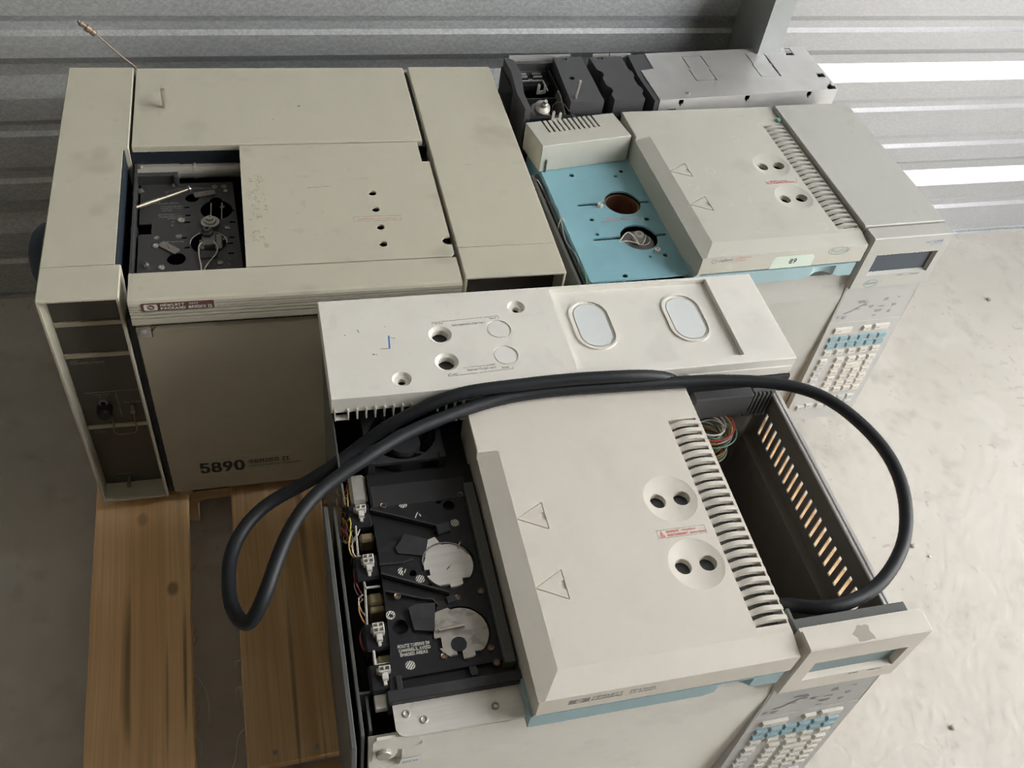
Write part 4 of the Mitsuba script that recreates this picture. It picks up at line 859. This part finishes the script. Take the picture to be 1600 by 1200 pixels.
# brow
bp_ = [(-.5455, 0), (-.5970, -.0005), (-.6010, -.0020), (-.6030, -.0055)]
for z in (-.0215, -.0280, -.0345):
    bp_ += [(-.6030, z + .0013), (-.5990, z + .0008), (-.5990, z - .0008), (-.6030, z - .0013)]
bp_ += [(-.6030, -.0450), (-.6015, -.0480), (-.598, -.0490), (-.5455, -.0490)]
bw_ = P1('brow', uni_mesh(extx(Polygon(bp_), .1180, .5880)), 'beige_plastic', label='beige front brow with fine grooves')
for z in (-.0108, -.0165):
    P1('groove_line', cat([exty(sbox(.119, z - .0007, .1335, z + .0007), -.6034, -.6025), exty(sbox(.2345, z - .0007, .587, z + .0007), -.6034, -.6025)]), 'ink_dim', bw_)
bd = P1('maker_badge', exty(rrect(.1355, .2315, -.0190, -.0052, .0008), -.6040, -.6028), 'maroon', bw_, label='maroon maker badge')
lg = rrect(.1380, .1560, -.0176, -.0066, .002)
yb1 = -.6040
put('badge_logo', cat([decal(lg.difference(circ(.147, -.0121, .0048, 24)), 'xz', yb1), txt('hp', .1440, .1500, -.0140, .0040, 'xz', yb1)]), 'ink_white', F1, parent=bd)
put('badge_text', cat([txt('HEWLETT', .1600, .1920, -.0110, .0040, 'xz', yb1, bold=True), txt('PACKARD', .1600, .1930, -.0172, .0040, 'xz', yb1, bold=True), txt('5890', .1985, .2100, -.0100, .0030, 'xz', yb1), txt('SERIES II', .1965, .2285, -.0172, .0045, 'xz', yb1, bold=True)]), 'ink_white', F1, parent=bd)
# door
yd = -.5900
dsh = mman(cb(.1180, .5850, yd, -.560, -.4720, -.0620, .0015))
dsh = sub(dsh, extx(Polygon([(yd - .001, -.0720), (yd - .001, -.05), (-.58, -.05), (-.58, -.0620)]), 0, 1))
hc = unary_union([rrect(.114, .1400, -.0850, -.055, .003), Polygon([(.13, -.06), (.175, -.06), (.170, -.0650), (.150, -.0655), (.143, -.0705), (.139, -.075), (.13, -.075)])])
dsh = sub(dsh, exty(hc, -.62, yd + .005))
dr1 = P1('oven_door', unman(dsh), 'beige_front', label='plain beige oven door')
P1('hinge_plate', exty(rrect(.1185, .1385, -.0838, -.0625, .003), yd - .001, yd + .006), 'beige_plastic', dr1)
P1('hinge_bolt', lathe([(0, 0), (.0075, 0), (.0075, .0015), (.0050, .003), (.0046, .0055), (0, .006)], (.1270, yd - .001, -.0715), (0, -1, 0), 20), 'tarnished', dr1)
P1('label_plate', cat([exty(rrect(.158, .335, -.4290, -.3830, .001).difference(rrect(.1584, .3346, -.4286, -.3834, .001)), yd - .0003, yd)]), 'beige_plastic', dr1)
P1('model_number', cat([txt('5890', .1675 + d_, .2400 + d_, -.4235, .0265, 'xz', yd, .0004, bold=True) for d_ in (-.0009, 0, .0009)]), 'ink_black', dr1, label='bold black number 5890')
P1('model_text', cat([txt('SERIES II', .2475, .3165, -.4085, .0095, 'xz', yd, bold=True), txt('GAS CHROMATOGRAPH', .2475, .3360, -.4190, .0052, 'xz', yd)]), 'ink_black', dr1)
# body under it all, built round the open inlet bay
core = uni(cb(.1085, .5920, -.5850, -.245, B1 + .004, -.125, 0), cb(.1085, .5920, -.240, 0, B1 + .004, -.012, 0), cb(.2790, .5900, -.5440, -.238, -.13, -.0305, 0), cb(.1085, .5900, -.5850, -.5440, -.13, -.050, 0))
P1('body', unman(core), 'navy_dark')
for x, y in ((.135, -.565), (.56, -.565), (.02, -.05), (.74, -.05), (.03, -.52), (.73, -.52)):
    P1('foot', uni_mesh(cb(x - .010, x + .010, y - .012, y + .012, PZ - .63 + .0008, B1 + .005, .001)), 'tarnished')
# inlet bay
zb = -.060
holes = [circ(.2350, -.3330, .0250, 36), stadium((.2345, -.310), (.2345, -.335), .0100), circ(.1970, -.3000, .0108, 24), circ(.1735, -.4490, .0140, 28), circ(.2215, -.4150, .0270, 40), sbox(.1170, -.388, .1360, -.362)]
for x, y in ((.189, -.324), (.190, -.3445), (.189, -.362), (.185, -.400), (.189, -.424), (.259, -.337), (.259, -.366), (.257, -.404), (.254, -.418), (.255, -.442)):
    holes.append(stadium((x - .0025, y), (x + .0025, y), .0022))
bp2 = Polygon([(.117, -.2600), (.262, -.2600), (.2745, -.545), (.117, -.545)])
BPk = P1('inlet_deck', ext(bp2.difference(unary_union(holes)), zb - .002, zb), 'bay_grey', label='dark grey inlet deck with fittings')
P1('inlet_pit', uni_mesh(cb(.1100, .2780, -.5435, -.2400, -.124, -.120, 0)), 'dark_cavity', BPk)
for cx, cy, r in ((.2250, -.3700, .0145),):
    i1 = P1('inlet_washer', lathe([(0, 0), (r, 0), (r, .0022), (.0095, .0026), (.0090, .006), (.0060, .0064), (.0050, .011), (.0022, .0115), (.002, .008), (0, .008)], (cx, cy, zb + .004), n=28), 'tarnished', BPk)
    P1('inlet_body', lathe([(0, 0), (.0125, 0), (.0125, .05), (0, .05)], (cx, cy - .001, zb - .047), n=24), 'dull_steel', i1)
    for k in range(4):
        P1('inlet_fin', cb(cx - .0120, cx + .0120, cy - .026, cy - .010, zb - .006 - k * .004, zb - .004 - k * .004, 0), 'dull_steel', i1)
for dx in (-.0085, .0085):
    P1('inlet_rail', tube([(.2350 + dx, -.310, zb - .004), (.2330 + dx, -.350, zb - .010)], .0012, 6, spline=False), 'tarnished', BPk)
i2 = P1('inlet_block', uni_mesh(cb(.2120, .2330, -.426, -.395, zb - .03, zb + .008, .002), cb(.2080, .2150, -.432, -.410, zb - .02, zb + .004, .001), cb(.2300, .2420, -.430, -.396, zb - .02, zb + .002, .001)), 'dull_steel', BPk)
P1('inlet_nut', lathe([(0, 0), (.0098, 0), (.0098, .007), (.0070, .008), (.0060, .0125), (.0028, .013), (.0024, .009), (0, .009)], (.2205, -.4030, zb + .007), n=6), 'bay_grey', i2)
P1('inlet_clip', uni_mesh(cb(.2080, .2340, -.452, -.436, zb - .004, zb + .003, .001)), 'bay_grey', i2)
P1('ring_mark', ext(circ(.2215, -.4150, .0282, 40).difference(unary_union([circ(.2215, -.4150, .0270, 40), sbox(.15, -.5, .30, -.417)])), zb - .001, zb + .0006), 'ink_white', BPk)
for pts in ([(.2150, -.420, zb + .006), (.2085, -.428, zb + .008), (.2070, -.440, zb + .006), (.2085, -.460, zb + .004), (.2100, -.500, zb + .003)], [(.2270, -.418, zb + .006), (.2330, -.428, zb + .008), (.2350, -.440, zb + .006), (.2300, -.452, zb + .005), (.2190, -.470, zb + .004), (.2140, -.500, zb + .003)]):
    P1('wire', tube(pts, .0011, 6, step=.004), 'ceramic', BPk)
P1('flap', ext(affinity.rotate(rrect(.200, .2340, -.2985, -.2865, .003), 12), zb + .001, zb + .003), 'dull_steel', BPk, label='small riveted metal flap')
P1('flap', ext(affinity.rotate(rrect(.1460, .1800, -.4310, -.4180, .003), -42), zb + .001, zb + .003), 'dull_steel', BPk, label='small riveted metal flap')
for x, y in ((.2130, -.2945), (.2200, -.2915), (.1600, -.4190), (.1640, -.4240)):
    P1('rivet', lathe([(0, 0), (.0022, 0), (.0018, .0010), (0, .0013)], (x, y, zb + .003), n=12), 'copper', BPk)
for x, y, r in ((.1800, -.3570, .0058), (.2510, -.3800, .0042), (.2380, -.4640, .0045), (.1430, -.4170, .0050), (.2500, -.2850, .0038), (.1690, -.2640, .0038), (.1520, -.4680, .0050)):
    P1('deck_screw', lathe([(0, 0), (r, 0), (r * .95, .0018), (r * .5, .0028), (r * .3, .0012), (0, .0012)], (x, y, zb), n=16), 'tarnished', BPk)
mk = [striped(.1770, -.3960, .0048), striped(.1440, -.3970, .0042), striped(.2440, -.3260, .0042), striped(.2480, -.2720, .0048), striped(.2330, -.2720, .0050), striped(.2460, -.4060, .0042)]
sq = affinity.rotate(rrect(.1580, .1840, -.2880, -.2800, .0005), 16)
mk += [affinity.rotate(sbox(.1575 + k * .0031, -.2925, .1583 + k * .0031, -.2755), 16, origin=(.171, -.284)).difference(sq) for k in range(9)]
mk += [LineString([(.187, -.5100), (.1985, -.4790), (.2110, -.5100)]).buffer(.0011, 1), Polygon([(.1585, -.4085), (.1620, -.4060), (.1620, -.4105)])]
L = [decal(m_, 'xy', zb) for m_ in mk if not m_.is_empty]
tx = ('HP Part No. 19245', 'TEMPERATURE LIMIT', 'PRESS AND TURN', 'USE TOOL', 'DO NOT TOUCH HOT', 'INJECTION PORT', 'BEFORE SERVICE')
for k, (s, x0, x1, y) in enumerate(zip(tx, (.138, .149, .149, .150, .146, .146, .160), (.176, .182, .180, .166, .181, .186, .188), (-.3130, -.3215, -.3265, -.3315, -.3420, -.3475, -.3525))):
    L.append(txt(s, x0, x1, y, .0024, 'xy', zb))
L += [txt('HEATED ZONE', .1640, .1840, -.4100, .0026, 'xy', zb), txt('DETECTOR GAS CONTROL', .1930, .2270, -.2760, .0022, 'xy', zb), txt('A', .1660, .1690, -.3600, .0026, 'xy', zb), txt('B', .1655, .1690, -.3700, .0026, 'xy', zb), txt('A', .2510, .2540, -.4560, .0028, 'xy', zb), txt('B', .2500, .2530, -.4680, .0028, 'xy', zb)]
for m_ in L:
    P1('deck_print', m_, 'ink_dim', BPk)
tb = P1('bay_tube', cat([cyl((.1110, -.2440, -.0470), (.1790, -.2440, -.0470), .0130, 20), cyl((.1790, -.2440, -.0470), (.2770, -.2440, -.0470), .0120, 20), cyl((.2020, -.2440, -.0470), (.2060, -.2440, -.0470), .0136, 20)]), 'tarnished', BPk, label='grey tube across the bay')
P1('bay_bracket', uni_mesh(cb(.1120, .1760, -.262, -.242, -.062, -.0405, .002), cb(.1700, .1770, -.268, -.250, -.064, -.040, .001)), 'bay_grey', BPk)
P1('side_bracket', uni_mesh(cb(.1120, .1134, -.530, -.245, -.115, -.030, .0004)), 'bay_grey', BPk, label='upright metal side bracket')
P1('bracket_lip', uni_mesh(cb(.1120, .1165, -.530, -.245, -.0310, -.0295, .0004)), 'bay_grey', BPk)
for x, y, z in ((.1185, -.2480, -.0340), (.1220, -.3120, -.036), (.1300, -.4620, zb)):
    P1('bracket_nut', lathe([(.0018, 0), (.0052, 0), (.0052, .0030), (.0035, .0036), (.0035, .0052), (.0016, .0056), (.0016, .0)], (x, y, z), n=6), 'steel', BPk)
for y in (-.30, -.39, -.50):
    P1('standoff', cyl((.1070, y, -.05), (.1125, y, -.05), .006, 12), 'bay_grey', BPk)
P1('lever_rod', cat([cyl((.1165, -.3560, -.0320), (.1268, -.3472, -.0343), .0028, 12), cyl((.1268, -.3472, -.0343), (.1499, -.3277, -.0396), .0033, 12), cyl((.1499, -.3277, -.0396), (.1960, -.2885, -.0500), .0027, 12)]), 'brassy', BPk, label='bare steel lever rod')
P1('lever_ring', lathe([(.0028, -.0012), (.0056, -.0012), (.0056, .0012), (.0028, .0012), (.0028, -.0012)], (.1930, -.2905, -.0490), (.83, .52, -.17), 18), 'steel', BPk)
# gas line at the back, round duct on the left flank
gl_ = P1('gas_line', tube([(.1095, -.002, -.02), (.1092, .001, .000), (.1010, .001, .0090), (.0800, .0, .033), (.0560, .0, .0620)], .0014, 7), 'aged_brass', label='bent thin gas line with brass fitting')
ax = np.array([-.0205, 0, .0205]); a0 = np.array([.0560, 0, .0620])
P1('line_fitting', lathe([(0, 0), (.0040, 0), (.0058, .002), (.0058, .008), (.0048, .0085), (.0048, .011), (.0064, .0115), (.0064, .0185), (.0045, .019), (.0040, .0255), (.0052, .026), (.0052, .030), (.0034, .0305), (.0030, .034), (0, .034)], a0, ax, 12), 'aged_brass', gl_)
P1('side_duct', cat([lathe([(0, 0), (.058, 0), (.0575, .008), (.053, .021), (.043, .032), (.028, .039), (.012, .042), (0, .0425)], (0.0, -.402, -.088), (-1, 0, 0), 40)]), 'navy_blue', smooth=40, label='dark blue round duct cover on the left flank')
P1('flank_panel', uni_mesh(cb(-.0012, .0008, -.515, -.02, B1 + .02, -.02, 0)), 'beige_front')

# ---------------------------------------------------------------- power cable
CA = [(0.3395, -0.3382, -0.03), (0.3532, -0.3485, -0.02), (0.379, -0.3561, -0.012), (0.4147, -0.3526, -0.01), (0.4458, -0.342, -0.008), (0.4804, -0.3195, -0.002), (0.5067, -0.2934, 0.002), (0.5296, -0.2558, 0.006), (0.5419, -0.2199, 0.01), (0.5456, -0.1728, 0.014), (0.5273, -0.1103, 0.018), (0.4918, -0.0603, 0.019), (0.437, -0.0296, 0.016), (0.3574, -0.0111, 0.011), (0.245, -0.0039, 0.0095), (0.1351, -0.0004, 0.0095), (0.0445, -0.0067, 0.0095), (-0.0286, -0.0285, 0.012), (-0.0991, -0.0574, 0.012), (-0.1505, -0.0872, 0.01), (-0.1915, -0.1123, 0.006), (-0.2283, -0.1479, 0.0), (-0.2561, -0.1943, -0.015), (-0.2764, -0.2361, -0.03), (-0.2938, -0.2481, -0.05)]
CB = [(-0.3065, -0.2295, -0.06), (-0.3137, -0.1845, -0.07), (-0.3089, -0.1382, -0.075), (-0.2909, -0.102, -0.075), (-0.2612, -0.076, -0.07), (-0.225, -0.0633, -0.06), (-0.1867, -0.0522, -0.045), (-0.1437, -0.0321, -0.03), (-0.1094, -0.0201, -0.012), (-0.067, -0.0103, 0.005), (-0.0159, -0.0019, 0.02), (0.0533, 0.0017, 0.0245), (0.133, 0.0026, 0.026), (0.2138, 0.0005, 0.0255), (0.262, 0.0015, 0.019), (0.295, 0.003, 0.006), (0.312, 0.0035, -0.02)]
start = [(0.330, -0.30, -0.10), (0.3300, -0.322, -0.06)]
put('power_cable', tube(start + CA + CB, 0.0086, 14, step=0.004), 'rubber', F3, smooth=True)
labels['power_cable'] = {'label': 'thick black rubber power cable looped over the nearest instrument', 'category': 'cable'}

# ---------------------------------------------------------------- crumbs on the floor
def crumb(x, y, r, seed):
    m = trimesh.creation.icosphere(2, r); v = m.vertices
    v *= (0.75 + 0.5 * meshkit.noise(v / r * 1.6 + seed))[:, None]; v[:, 2] *= 0.6; v[:, 2] -= v[:, 2].min()
    m.vertices = v; m.apply_translation([x, y, 0]); return m
crumbs = [(1.903, 1.457, .006, 'grey concrete crumb on the bright floor, farthest right of the keypad'), (1.264, .778, .005, 'grey concrete crumb on the floor beside the cable loop'),
          (1.288, .749, .003, 'tiny white chip on the floor outside the cable loop'), (1.134, .413, .005, 'grey concrete crumb on the floor in front of the nearest keypad')]
for i, (x, y, r, lab) in enumerate(crumbs):
    k = put('concrete_crumb', crumb(x, y, r, i * 3.1), 'pale_sticker' if 'white' in lab else 'chip_brown', smooth=True)
    labels[k] = {'label': lab, 'category': 'crumb'}
